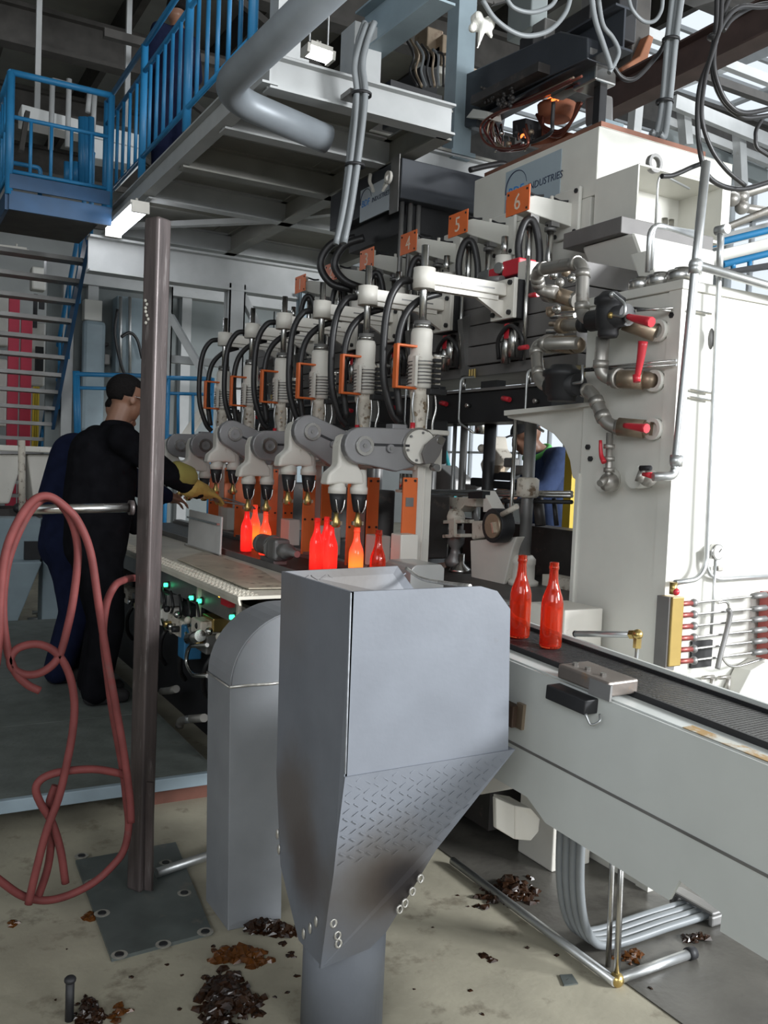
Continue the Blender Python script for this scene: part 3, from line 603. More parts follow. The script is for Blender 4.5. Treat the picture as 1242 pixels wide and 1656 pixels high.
cvbox(-.92, -.55, .012, .05, -.004, -.0008).build('rust_streak', mat('ochre_rust', (.40, .25, .10), .6, dirt=(.55, .55, .50), dirt_amt=.5, dscale=14), co)
sb = cvbox(-.32, -.12, -.02, .10, .008, .05).build('sensor_bracket', mat('worn_bracket_steel', (.22, .19, .17), .4, .6, var=.3, dirt=(.35, .2, .09), dirt_amt=.2), co, bevel=.006)
cvbox(-.27, -.11, -.05, .02, -.055, -.012).build('sensor_body', BLACK, sb, bevel=.004)
cvbox(-.33, -.25, -.022, -.014, .0, .045).build('sensor_plate', IRON, sb)
for s_ in (-.15, -.2, -.26): MB().nut(cv(s_, .02, .05), cvu, .009, .008).build('nut', STEEL, sb)
hosep([cv(-.27, -.045, -.05), cv(-.29, -.04, -.075), cv(-.31, -.03, -.06), cv(-.30, -.02, -.045)], .004).build('wire_loop', GALV, sb)
wb = cvbox(.045, .12, -.03, .0, -.20, -.13).build('welded_lug', mat('burnt_lug', (.08, .05, .035), .6, .3, var=.4), co, bevel=.004)
cvbox(.12, .16, -.012, .0, -.19, -.14).build('lug_plate', BRONZE, wb); cvbox(.02, .05, -.012, 0, -.2, -.12).build('lug_plate', BRONZE, wb)
fb = MB().prism(QL([(802, 1290), (833, 1303), (833, 1358), (803, 1340)], y=2.25), (0, .02, 0)).build('foot_bracket', WHITE, co, bevel=.004)
a = Q(833, 1303, y=2.25); b = Q(833, 1358, y=2.25); MB().prism([a, a+V((.05, -.02, -.01)), a+V((.09, -.02, -.05)), b+V((.08, -.02, .02)), b+V((.05, -.02, -.005)), b], (0, .12, 0)).build('bracket_web', WHITE, fb, bevel=.004)
a = Q(870, 1320, y=2.3); box((1.77, 2.42, .50), (1.98, 2.58, .62)).build('cross_member', WHITE, co, bevel=.006)
for s_ in (-2.2,): cvbox(s_-.04, s_+.04, .1, .3, -1.0, -.44).build('leg', CONV, co)
# blow nozzle pointing over the belt
nz = thing('air_nozzle', 'steel air nozzle tube with a brass elbow beside the belt', 'nozzle', (2.3, 2.2, .97))
a, b = Q(930, 1025, x=2.2), Q(1020, 1026, x=2.2)
cyl(a, b, .011).build('tube', GALV, nz); cyl(a-(b-a).normalized()*.001, a+(b-a).normalized()*.004, .012).build('tip', BLACK, nz)
d_ = (b-a).normalized(); MB().cyl(b, b+d_*.02, .016, 6).ball(b+d_*.032, .018).cyl(b+d_*.032, b+d_*.032+V((0, 0, -.045)), .014, 6).build('elbow', BRASS, nz)
cyl(b+d_*.032+V((0, 0, -.045)), b+d_*.032+V((0, 0, -.55)), .006, n=8).build('stem', GALV, nz)
# ---- bottles
BPROF = [(.0, .0), (.030, .0), (.0355, .004), (.037, .012), (.037, .135), (.0365, .150), (.033, .170), (.025, .192), (.0185, .212), (.0155, .235), (.0145, .258), (.0145, .262), (.0168, .263), (.0168, .272), (.0152, .274), (.0158, .285), (.0125, .286)]
BIN = [(r-.0035, max(h, .007)) for r, h in BPROF if r > .012][::-1]
def bottle(p, m_, label, group, h=1, tilt=0):
    mb = MB(); n = 26; prof = [(r, z*h) for r, z in BPROF]+[(r, z*h) for r, z in BIN]+[(.0, .007)]
    mb.lathe(p, prof, n); mb.f = mb.f[:-2]; mb.s = mb.s[:-2]
    mb.build('glass_bottle', m_, label=label, cat='bottle', group=group, at=p)
G1 = 'freshly blown red-hot bottles'
BC1, BC2 = Q(838, 1042, z=1.0), Q(889, 1055, z=1.0)
def on_belt(p):  # drop onto the sloped belt top
    q = p-O; t = q.dot(cvu); return p-cvu*(t-.0068)
bottle(on_belt(BC1), BOT_COOL, 'translucent red bottle on the outfeed belt, the one nearer the hopper', G1)
bottle(on_belt(BC2), BOT_COOL, 'translucent red bottle on the outfeed belt, the one nearer the brass nozzle', G1)
ZB = 1.022
XBM = 2.03
def bx(px, x=XBM): q = Q(px, 880, x=x); return V((x, q.y, ZB))
bottle(bx(612, 1.975), BOT_COOL, 'dark red bottle on the machine belt in front of the steel roller cover', G1)
bottle(bx(535), BOT_WARM, 'glowing red bottle of the close trio, on the roller cover side', G1)
bottle(bx(512), BOT_WARM, 'glowing red bottle of the close trio, on the flap side', G1)
bottle(bx(527, 2.14), BOT_WARM, 'glowing pink-red bottle at the rear of the close trio', G1)
bottle(bx(398), BOT_WARM, 'glowing red bottle standing under the gloved hand', G1)
bottle(bx(411, 2.16), BOT_HOT, 'bright glowing bottle standing just behind the one under the gloved hand', G1)
# ================================================================== FLOOR PIPES AND GLASS
fp = MB().cyl(Q(732, 1392, z=.02), Q(995, 1588, z=.02), .016, 10).build('floor_conduit', GALV, label='long dull steel conduit laid along the edge of the oily floor', cat='conduit')
q1 = Q(997, 1584, z=.02); q2 = Q(1122, 1540, z=.02)
fe = thing('floor_pipe', 'short bright pipe with a brass elbow and an upright rod at the conduit end', 'pipe', (q1.x, q1.y, 0))
cyl(q1, q2, .016).build('pipe', GALV, fe); MB().ball(q1, .024).build('elbow', BRASS, fe); cyl(q1, (q1.x+.02, q1.y+.03, .52), .010, n=8).build('upright', STEEL, fe)
cyl(q2-(q2-q1).normalized()*.03, q2, .021).build('end_sleeve', BLACK, fe)
cc, cf = Q(950, 1520, z=.03), Q(1140, 1462, z=.03); ch0 = (cf-cc).normalized(); cn = ch0.cross(V((0, 0, 1))).normalized()
for k in range(4):   # four conduits side by side, bending in parallel planes
    o_ = cn*((k-1.5)*.033); t0 = cc-ch0*.10
    hosep([p+o_ for p in (t0+V((0, 0, .62)), t0+V((0, 0, .42)), t0+ch0*.01+V((0, 0, .2)), t0+ch0*.06+V((0, 0, .05)), cc+ch0*.06-V((0, 0, .008)), cc.lerp(cf, .6)-V((0, 0, .008)), cf-V((0, 0, .008)))], .0145, 10).build('flexible_conduit', CABLE, label='grey flexible conduit bending from the conveyor to the floor', cat='conduit', group='bundle of flexible conduits under the conveyor')
cvbox(-.72, -.60, -.01, .15, -.86, -.80).build('pipe_clamp', IRON, label='dark pipe clamp block over the conduits under the conveyor notch', cat='clamp') if False else None
u1 = Q(962, 1525, z=.006)+(_r0*.0); u1 = cc-ch0*.02+cn*.12; u1.z = .006; cyl(u1, (u1.x+.01, u1.y+.02, .52), .009, n=8).build('upright_rod', STEEL, label='slim steel rod rising beside the flexible conduits', cat='rod')
cm = cf-ch0*.05; MB().obox((cm.x, cm.y, .052), ch0*.03, cn*.10, V((0, 0, .008))).obox((cm.x+cn.x*.09, cm.y+cn.y*.09, .024), ch0*.03, cn*.01, V((0, 0, .020))).obox((cm.x-cn.x*.09, cm.y-cn.y*.09, .024), ch0*.03, cn*.01, V((0, 0, .020))).build('pipe_clamp', IRON, label='small dark steel clamp block at the end of the floor conduits', cat='clamp', bevel=.01)
a = Q(110, 1660, z=0); b0 = Q(112, 1650, z=.0); ab = thing('anchor_bolt', 'black anchor rod with a rounded head standing in the concrete', 'bolt', (b0.x, b0.y, 0))
cyl((b0.x, b0.y, 0), (b0.x, b0.y, .115), .012).build('rod', BLACK, ab); MB().ball((b0.x, b0.y, .118), .017, (1, 1, .7)).build('head', BLACK, ab)
def shard_mesh(mb, c, s, flat=.5):
    c = V(c); n = rnd.randint(4, 6); a0 = rnd.uniform(0, 6.28); ang = [a0+2*math.pi*(k+rnd.uniform(-.3, .3))/n for k in range(n)]
    lo = [c+V((math.cos(t)*s*rnd.uniform(.5, 1), math.sin(t)*s*rnd.uniform(.5, 1), 0)) for t in ang]
    hi = [c+(p-c)*rnd.uniform(.3, .8)+V((0, 0, s*flat*rnd.uniform(.3, 1))) for p in lo]
    mb.add(lo+hi, [list(range(n))[::-1], list(range(n, 2*n))]+[[i, (i+1) % n, n+(i+1) % n, n+i] for i in range(n)]); return mb
clear = []
def pile(name, m_, px, py, rx, ry, n, s0, s1, label, zt=.05, z0=0):
    c = Q(px, py, z=z0); mb = MB(); s0, s1, n = s0*1.2, s1*1.5, int(n*.75); cl = [(rnd.uniform(-.7, .7), rnd.uniform(-.8, .8)) for _ in range(6)]+[(0, 0)]; e1 = Q(px+rx, py, z=z0)-c; e2 = Q(px, py-ry, z=z0)-c
    for k in range(n):
        ca, cb_ = cl[k % len(cl)]; u, v = ca+rnd.gauss(0, .28), cb_+rnd.gauss(0, .28)
        h = zt*max(0, 1-math.sqrt(u*u+v*v))*rnd.uniform(0, 1); p = c+e1*u+e2*v
        sz = rnd.uniform(s0, s1); m1 = sz+.004
        if 1.03-m1 < p.x < 1.25+m1 and 2.82-m1 < p.y < 3.055+m1: continue          # not inside the duct foot
        if (p-V((1.178, 2.215, p.z))).length < .118+m1: continue                   # nor the hopper stand
        if all((q2.x-q1.x)*(p.y-q1.y)-(q2.y-q1.y)*(p.x-q1.x) > -m1*(q2-q1).length for q1, q2 in zip(pl, pl[1:]+pl[:1])): continue   # nor the base plate
        if any((p-V(o3)).length < r3+m1 for o3, r3 in clear): continue
        shard_mesh(mb, (p.x, p.y, z0+h), sz)
    return mb.build(name, m_, label=label, cat='broken glass', kind='stuff')
pile('broken_glass', DARKAMB, 372, 1628, 42, 46, 420, .006, .022, 'dark brown heap of broken glass between the base plate and the hopper', .05)
pile('broken_glass', AMBER, 392, 1548, 46, 13, 150, .008, .024, 'translucent amber glass splinters at the edge of the dark heap', .03)
pile('broken_glass', DARKAMB, 425, 1508, 52, 8, 260, .008, .024, 'dark glass debris around the foot of the elbow duct', .05)
pile('broken_glass', DARKAMB, 825, 1440, 42, 26, 240, .006, .022, 'dark glass heap beside the floor conduit', .05, .004)
pile('broken_glass', DARKAMB, 140, 1640, 30, 22, 120, .005, .016, 'small dark glass heap at the anchor rod', .03)
pile('broken_glass', DARKAMB, 1128, 1520, 26, 5, 60, .006, .018, 'brown glass bits under the conduit clamp', .03, .004)
pile('broken_glass', AMBER, 1018, 1548, 24, 12, 50, .006, .016, 'amber glass bits inside the pipe corner', .03, .004)
pile('broken_glass', AMBER, 195, 1640, 18, 14, 30, .005, .014, 'ochre glass crumbs near the anchor rod', .02)
for k, (px, py, s) in enumerate([(25, 1493, .028), (147, 1483, .03), (793, 1550, .03), (775, 1468, .02), (460, 1525, .02), (470, 1545, .02), (420, 1640, .026), (290, 1632, .018), (212, 1580, .016), (915, 1585, .02), (900, 1545, .018), (915, 1530, .018), (760, 1602, .015), (780, 1640, .012), (465, 1605, .016), (445, 1612, .014), (294, 1577, .014), (90, 1617, .010), (270, 1560, .012), (852, 1533, .016), (757, 1466, .012), (740, 1448, .012), (700, 1500, .011), (670, 1600, .010), (108, 1535, .008), (480, 1578, .018), (345, 1530, .018), (870, 1490, .016), (1052, 1600, .014)]):
    p = Q(px, py, z=0); mb = MB()
    for j in range(1 if s < .02 else 4): shard_mesh(mb, (p.x+rnd.uniform(-s, s)*.8*(j > 0), p.y+rnd.uniform(-s, s)*.8*(j > 0), .005 if p.x > 2.07 else 0), s*.8, .35)
    mb.build('glass_shard', AMBER if k in (0, 1) else DARKAMB, label='loose amber glass shard lying on the open concrete floor', cat='glass shard', group='scattered glass shards')
p = Q(918, 1585, z=0); MB().prism([Q(905, 1578, z=.001), Q(925, 1577, z=.001), Q(935, 1592, z=.001), Q(912, 1595, z=.001)], (0, 0, .004)).build('floor_tile_chip', BASEP, label='small square dark metal chip on the floor by the conduit', cat='chip')
# ================================================================== BOTTLE MACHINE
NUM = ['six', 'five', 'four', 'three', 'two', 'one']
bd = thing('machine_bed', 'long bottle forming machine bed with dark top and conveyor trough', 'machine', (3.2, 5.5, 0))
box((2.30, 3.05, .05), (3.5, 7.8, 1.0)).build('base_block', DARKB, bd)
box((2.28, 3.0, 1.0), (3.55, 7.8, 1.035)).build('bed_plate', DARKB, bd, bevel=.004)
box((1.90, 3.0, .93), (2.28, 7.8, .985)).build('trough', DARKB, bd)
for x in (1.895, 2.265): box((x, 3.0, .985), (x+.012, 7.8, 1.035)).build('trough_rail', BEAMG, bd)
ch = MB()
for k in range(190): y = 3.0+4.8*k/190; ch.box((1.915, y, .985), (2.255, y+.019, 1.02))
ch.build('chain_belt', CHAIN, bd, kind='stuff')
box((2.28, 3.0, 1.035), (2.34, 7.8, 1.05)).build('rear_ledge', IRON, bd)
# operator-side dead plate with a loose plate and an upright flap
dp = thing('dead_plate', 'cream worn chequer plate table along the operator side of the machine', 'table plate', (1.63, 5.5, .95))
box((1.378, 3.71, .985), (1.89, 7.8, 1.0)).build('top', DEAD, dp)
MB().prism([(1.378, 3.71, .985), (1.378, 7.8, .985), (1.385, 7.8, .96), (1.385, 3.71, .96)], (.01, 0, 0)).build('front_lip', DEAD, dp)
td = MB()
for i in range(150):
    for j in range(5):
        y = 3.73+i*.026; x = 1.39+j*.02+(.01 if i % 2 else 0); s = 1 if (i+j) % 2 else -1
        td.obox((x, y, 1.001), (.007, .005*s, 0), (-.0015*s, .002, 0), (0, 0, .0012))
td.build('tread_bars', DEAD, dp, kind='stuff')
lp2 = [V((min(p.x, 1.80), p.y, p.z)) for p in QL([(287, 905), (340, 893), (470, 922), (470, 952), (402, 953), (392, 950)], z=1.006)]
MB().prism(lp2, (0, 0, .006)).build('loose_plate', OLDPL, label='loose oily tan plate with rounded corner lying on the cream table', cat='plate', bevel=.002)
fl = thing('flap_plate', 'upright pale steel flap plate with a lip, leaning beside the belt', 'plate', Q(332, 898, z=1.003))
pts = [Q(303, 884, x=1.835), Q(355, 899, x=1.835), Q(358, 836, x=1.865), Q(306, 824, x=1.865)]
for p in pts[:2]: p.z = 1.001
MB().prism(pts, (.012, 0, 0)).build('sheet', mat('pale_flap_steel', (.68, .67, .65), .45, .0, var=.08), fl, bevel=.003)
a, b = Q(307, 836, x=1.858), Q(356, 848, x=1.858); MB().beam(a+V((-.012, 0, 0)), b+V((-.012, 0, 0)), .02, .012).build('lip', STEEL, fl)
a, b = Q(300, 888, x=1.828), Q(356, 904, x=1.828); a.z = b.z = 1.0072; MB().beam(a, b, .02, .012).build('foot', STEEL, fl)
box((1.40, 7.0, 1.0026), (1.85, 7.75, 1.0146)).build('cover_plate', IRON, label='grey cover plate on the table beyond the flap', cat='plate')
# underside control front
uf = thing('control_front', 'dark machine underside crowded with valves, lamps and pipes', 'valve panel', (1.6, 5.0, .2))
box((1.62, 3.75, .05), (1.66, 7.8, .96)).build('back_sheet', BLACK, uf)
box((1.52, 3.8, .80), (1.56, 7.7, .90)).build('lamp_rail', IRON, uf)
for k, (px, py, m_) in enumerate(((268, 946, LEDG), (309, 967, LEDG), (322, 972, LEDG), (375, 998, LEDG), (357, 962, LEDA))):
    c = Q(px, py, x=1.50); cyl((1.52, c.y, c.z), (1.49, c.y, c.z), .012, n=10).build('indicator_lamp', m_, uf)
    cyl((1.53, c.y, c.z), (1.51, c.y, c.z), .022, n=10).build('lamp_bezel', BLACK, uf)
for k in range(9):
    y = 3.95+.42*k; box((1.46, y, .60), (1.60, y+.28, .70)).build('valve_block', (WHITE, IRON, OILY)[k % 3], uf, bevel=.008)
    for j in range(3): cyl((1.46, y+.05+.08*j, .65), (1.42, y+.05+.08*j, .65), .018, n=8).build('valve_cap', (STEEL, BRASS, BLACK)[(k+j) % 3], uf)
    hosep([(1.55, y+.1, .60), (1.50, y+.12, .5), (1.52, y+.2, .38), (1.58, y+.3, .3)], .014).build('tube', RUBBER, uf)
    box((1.50, y+.02, .71), (1.60, y+.2, .78)).build('fitting_row', (IRON, BRASS, BLACK)[k % 3], uf, bevel=.006)
c = Q(292, 1032, x=1.46); box((1.46, c.y-.07, c.z-.11), (1.56, c.y+.05, c.z+.08)).build('solenoid', BLUEBOX, uf, bevel=.008)
c = Q(318, 1012, x=1.44); box((1.44, c.y-.06, c.z-.05), (1.55, c.y+.10, c.z+.03)).build('white_block', OILY, uf, bevel=.01)
c = Q(318, 1030, x=1.44); cyl((1.42, c.y+.06, c.z-.02), (1.42, c.y-.12, c.z+.03), .03).build('filter_bowl', STEEL, uf)
MB().tube(rounded(QL([(335, 1043), (305, 1045), (300, 1070), (310, 1092), (336, 1093)], x=1.42), .06), .011, 9).build('chrome_handle', STEEL, uf)
pipe(QL([(290, 1175), (292, 1166), (305, 1163), (330, 1161)], x=1.45), .022, .03).build('drain_pipe', PIPE, uf)
cyl(Q(308, 1158, x=1.45), Q(308, 1168, x=1.45), .03).build('pipe_band', GALV, uf)
pipe(QL([(262, 1118), (275, 1117), (285, 1114)], x=1.47), .022, .03).build('drain_pipe', PIPE, uf)
for k in range(8): cyl(Q(262+k*9, 1000+k*3, x=1.47), Q(268+k*9, 1020+k*4, x=1.47), .01, n=7).build('small_pipe', (STEEL, PIPE)[k % 2], uf)
for k in range(6):
    c = Q(270+k*17, 985+k*9, x=1.45); MB().ball(c, .02).build('gauge', (BLACK, STEEL, OILY)[k % 3], uf)
for k in range(5): hosep(QL([(262+k*14, 950+k*6), (266+k*14, 975+k*6), (260+k*15, 995+k*6), (272+k*15, 1020+k*6)], x=1.48), .008).build('small_hose', RUBBER, uf)
a = Q(356, 965, x=1.5); box((1.49, a.y-.16, a.z-.03), (1.53, a.y-.04, a.z+.03)).build('red_tag', RED, uf)
for px in (320, 385): a = Q(px, 935, x=1.5); box((1.50, a.y-.012, .72), (1.52, a.y+.012, .96)).build('bracket_strip', OILY, uf)
# ---- take-out mechanisms
Y0, DY, XC = 3.92, .60, 2.39
FORK = [(272, 345), (300, 262), (340, 235), (400, 250), (440, 330), (425, 450), (455, 540), (495, 602), (500, 700), (380, 690), (275, 690), (158, 700), (178, 595), (265, 520)]
FORKP = [Q(500+a/5.645, 660+b/5.645, y=Y0) for a, b in FORK]
DC = V((2.065, Y0, 1.69))
def takeout(i):
    y = Y0+DY*i; raised = i in (1, 3); dz = .075 if raised else 0
    t = thing('takeout_mechanism', 'white take-out column with %s grey arm and forked head, machine section %s' % ('tilted' if raised else 'level', NUM[i]), 'take-out arm', (XC, y, 1.0), 'take-out mechanisms')
    X = XC
    rod = MB().cyl((X, y, 2.26), (X, y, 2.715-.0*i), .0195, 14).build('piston_rod', STEEL, t)
    cyl((X, y, 2.29), (X, y, 2.335), .043).build('gland', IRON, t); cyl((X, y, 2.30), (X, y, 2.318), .047, n=8).build('gland_nut', STEEL, t)
    MB().lathe((X, y, 0), [(.054, 2.10), (.066, 2.12), (.066, 2.155), (.056, 2.17), (.056, 2.275), (.050, 2.295)], 20).build('cylinder_head', WHITE, t)
    MB().lathe((X, y, 0), [(.057, 1.995), (.062, 2.005), (.062, 2.10), (.057, 2.11)], 20).build('cylinder_body', WHITE, t)
    MB().helix((X, y, 0), .067, 2.01, 2.135, 7, .0032).build('spring', IRON, t)
    box((X-.075, y-.075, 2.00), (X-.06, y-.045, 2.15)).build('guide_bar', WHITE, t)
    st_ = MB().box((X+.055, y-.06, 2.0), (X+.085, y-.035, 2.16)).build('terminal_strip', OILY, t)
    for k in range(6): MB().box((X+.035, y-.078, 2.0+.026*k), (X+.075, y-.056, 2.016+.026*k)).build('terminal', BLACK, st_)
    box((X+.01, y-.09, 1.965), (X+.11, y-.02, 1.995)).build('valve', BLACK, t, bevel=.004)
    cyl((X+.06, y-.03, 2.165), (X+.14, y-.05, 2.165), .009, n=8).build('nipple', STEEL, t)
    MB().lathe((X, y, 0), [(.045, 1.72), (.048, 1.75), (.043, 1.80), (.043, 1.94), (.05, 1.96), (.052, 1.995)], 18).build('lower_tube', OILY, t)
    for k in range(7): 
        a = rnd.uniform(3.4, 5.6); z = rnd.uniform(1.78, 1.95); MB().nut((X+.042*math.cos(a), y+.042*math.sin(a), z), (math.cos(a), math.sin(a), 0), .008, .010).build('bolt', BRONZE, t)
    ob = MB().box((X-.160, y-.035, 1.992), (X-.145, y+.005, 2.205)).box((X-.160, y-.035, 2.196), (X-.01, y+.005, 2.208)).box((X-.160, y-.035, 1.988), (X-.01, y+.005, 2.0)).build('orange_bracket', ORANGE, t, bevel=.004)
    MB().nut((X-.03, y-.015, 2.208), (0, 0, 1), .009, .008).build('nut', BLACK, ob)
    cyl((X-.062, y-.05, 1.76), (X-.062, y-.05, 1.82), .013, n=10).build('red_coupling', RED, t)
    for k, (ox, r) in enumerate(((-.062, .006), (.06, .006), (.02, .005))):
        hosep([(X+ox, y-.05, 1.98), (X+ox*1.15, y-.055, 1.90), (X+ox*.9, y-.05, 1.82), (X+ox, y-.05, 1.74)], r, 7).build('thin_pipe', STEEL if k else GALV, t)
    hd = MB().cyl((X, y, 2.495), (X, y, 2.60), .056, 20).build('clamp_head', WHITE, t)
    ar = MB().box((X+.03, y-.038, 2.52), (2.88, y+.038, 2.585)).build('support_arm', WHITE, t, bevel=.005)
    MB().box((X+.05, y-.022, 2.495), (2.84, y+.022, 2.52)).build('arm_rib', WHITE, ar)
    MB().box((X+.2, y-.040, 2.545), (2.8, y-.036, 2.552)).build('arm_seam', IRON, ar)
    fg = MB().box((2.88, y-.10, 2.40), (2.905, y+.10, 2.61)).build('flange', WHITE, ar, bevel=.004)
    MB().prism([(2.70, y-.012, 2.50), (2.88, y-.012, 2.50), (2.88, y-.012, 2.41)], (0, .024, 0)).build('gusset', WHITE, fg)
    for dy, z in ((-.07, 2.585), (-.07, 2.43), (.07, 2.585), (.07, 2.43)): MB().nut((2.88, y+dy, z), (-1, 0, 0), .014, .014).build('flange_bolt', BLACK, fg)
    MB().box((2.905, y-.11, 2.40), (2.965, y+.11, 2.60)).build('spacer', BLACK, ar)
    # pivot housing
    hs_ = MB().cyl((X-.065, y-.13, 1.70), (X-.05, y+.03, 1.70), .092, 26).build('pivot_drum', WHITE, t, bevel=.005)
    MB().ring((X-.065, y-.134, 1.70), (X-.065, y-.128, 1.70), .094, .084, 26).build('drum_rim', STEEL, hs_)
    for k in range(6): MB().nut((X-.065+.07*math.cos(k*1.047+.3), y-.13, 1.70+.07*math.sin(k*1.047+.3)), (0, -1, 0), .007, .006).build('bolt', IRON, hs_)
    box((X-.05, y-.06, 1.58), (X+.12, y+.09, 1.765)).build('housing_block', WHITE, t, bevel=.012)
    box((X-.07, y-.07, 1.765), (X+.15, y+.09, 1.79)).build('housing_cap', WHITE, t, bevel=.006)
    X -= .07
    lk = MB().prism([(X+.0, y-.15, 1.665), (X+.02, y-.15, 1.71), (X+.09, y-.15, 1.765), (X+.135, y-.15, 1.745), (X+.10, y-.15, 1.66), (X+.07, y-.15, 1.62), (X+.02, y-.15, 1.615)], (0, -.018, 0)).build('crank_link', BEAMG, t, bevel=.003)
    cyl((X+.10, y-.175, 1.735), (X+.10, y-.14, 1.735), .02, n=10).build('pin', STEEL, lk); cyl((X+.09, y-.17, 1.60), (X+.09, y-.12, 1.60), .018, n=8).build('pin', IRON, lk)
    tube([(X+.04, y-.15, 1.65), (X+.09, y-.15, 1.60)], .009).build('rod', IRON, lk); X = XC
    # swing arm
    p1, p2 = V((2.005, y, 1.69+dz)), V((X-.085, y, 1.70-(.04 if raised else 0))); d = (p2-p1).normalized(); nn = V((-d.z, 0, d.x)); r1 = .088
    poly = []
    for k in range(11): a = math.pi/2+math.pi*k/10; poly.append(p1+d*(math.cos(a)*r1)+nn*(math.sin(a)*r1))
    poly += [p1+d*.05-nn*.095, p1+d*.2-nn*.125, p2-nn*.10, p2+d*.03, p2+nn*.085]
    sw = MB().prism([q+V((0, -.12, 0)) for q in poly], (0, .05, 0)).build('swing_arm', ARMG, t, bevel=.006)
    MB().prism([p1+d*.07+nn*.012+V((0, -.122, 0)), p2+nn*.008+V((0, -.122, 0)), p2-nn*.004+V((0, -.122, 0)), p1+d*.07+V((0, -.122, 0))], (0, -.003, 0)).build('arm_groove', BLACK, sw)
    MB().ring(p1+V((.015, -.135, 0)), p1+V((.015, -.118, 0)), .047, .032, 22).build('bearing_ring', STEEL, sw); cyl(p1+V((.015, -.13, 0)), p1+V((.015, -.118, 0)), .033).build('bearing_cap', ARMG, sw); MB().nut(p1+V((.015, -.128, 0)), (0, -1, 0), .011, .008).build('bolt', IRON, sw)
    q = p1+d*.155-nn*.012; cyl(q+V((0, -.14, 0)), q+V((0, -.118, 0)), .02, n=12).build('roller', ARMG, sw); MB().nut(q+V((0, -.14, 0)), (0, -1, 0), .010, .006).build('bolt', IRON, sw)
    box(p2+V((-.12, -.10, .075)), p2+V((-.04, -.03, .105))).build('stop_block', ARMG, sw, bevel=.004)
    # fork
    of = V((-.025, y-Y0, dz)); fk = MB().prism([q+of+V((0, -.055, 0)) for q in FORKP], (0, .085, 0)).build('fork_body', WHITE, t, bevel=.014, segs=3)
    for kx in (1.94, 2.058):
        z1 = 1.49+dz
        MB().lathe((kx, y-.012, 0), [(.037, z1-.035), (.044, z1-.035), (.044, z1-.005), (.039, z1), (.037, z1+.05), (.033, z1+.085)], 18).build('fork_leg', WHITE, t)
        cu = MB().lathe((kx, y-.012, 0), [(.02, z1-.125), (.026, z1-.11), (.034, z1-.07), (.038, z1-.035)], 16).build('cup', BLACK, t)
        for s in (-1, 1): hosep([(kx+.024*s, y-.05, z1-.06), (kx+.018*s, y-.052, z1-.10), (kx+.006*s, y-.045, z1-.13)], .004, 6).build('clip', STEEL, cu)
        th = MB().lathe((kx, y-.012, 0), [(.013, z1-.20), (.021, z1-.195), (.022, z1-.17), (.012, z1-.15), (.011, z1-.12)], 14).build('tong_head', BRASS, t)
        box((kx-.03, y-.02, z1-.188), (kx-.012, y-.004, z1-.17)).build('jaw', BRONZE, th); box((kx+.012, y-.02, z1-.188), (kx+.03, y-.004, z1-.17)).build('jaw', BRONZE, th)
    # column below
    if i == 0: MB().box((X-.035, y-.075, 1.035), (X+.05, y-.02, 1.60)).box((X+.0, y-.08, 1.035), (X+.012, y-.072, 1.60)).build('column', WHITE, t, bevel=.004)
    else: MB().box((X-.035, y+.02, 1.035), (X+.05, y+.08, 1.60)).build('column', WHITE, t, bevel=.004)
    # hoses
    for k, pts in enumerate(([(2.52, 2.50), (2.40, 2.45), (2.315, 2.36), (2.28, 2.22), (2.285, 2.02), (2.31, 1.86)], [(2.36, 2.55), (2.30, 2.53), (2.245, 2.44), (2.22, 2.28), (2.225, 2.05), (2.28, 1.88), (2.33, 1.82)])):
        hosep([(px, y+.05+.035*k, z) for px, z in pts], .019, 10).build('hose', RUBBER, t)
    # hanging hot bottle where the photo shows one
    return t
for i in range(6): takeout(i)
for i in range(6):
    y = Y0+DY*i-.085
    g = thing('guard_plate', 'orange guard plate with black bolts beside the column of section %s' % NUM[i], 'guard', (2.31, y, 1.035), 'orange guard plates')
    MB().box((2.27, y, 1.035), (2.352, y+.012, 1.545)).build('plate', ORANGE, g, bevel=.002)
    for x, z in ((2.28, 1.53), (2.335, 1.53), (2.285, 1.25), (2.335, 1.25)): MB().nut((x, y, z), (0, -1, 0), .007, .006).build('bolt', BLACK, g)
    if i == 0: MB().box((2.285, y-.003, 1.40), (2.33, y, 1.445)).build('nameplate', IRON, g)
    else:
        g = thing('guard_plate', 'orange guard plate covering the column foot of section %s' % NUM[i], 'guard', (2.43, y, 1.035), 'orange guard plates')
        MB().box((2.395, y, 1.035), (2.468, y+.012, 1.53)).build('plate', ORANGE, g, bevel=.002)
        for x, z in ((2.41, 1.51), (2.455, 1.51), (2.41, 1.25), (2.455, 1.25)): MB().nut((x, y, z), (0, -1, 0), .007, .006).build('bolt', BLACK, g)
# bottles hanging in the tongs
bottle(V((2.058, Y0-.012, 1.289-.286*.925)), BOT_HOT, 'orange-hot bottle hanging from the level fork beside the white post', G1, .925)
bottle(V((2.058, Y0+DY*2-.012, 1.289-.286*.925)), BOT_HOT, 'orange-hot bottle hanging from the third fork, above the motor', G1, .925)
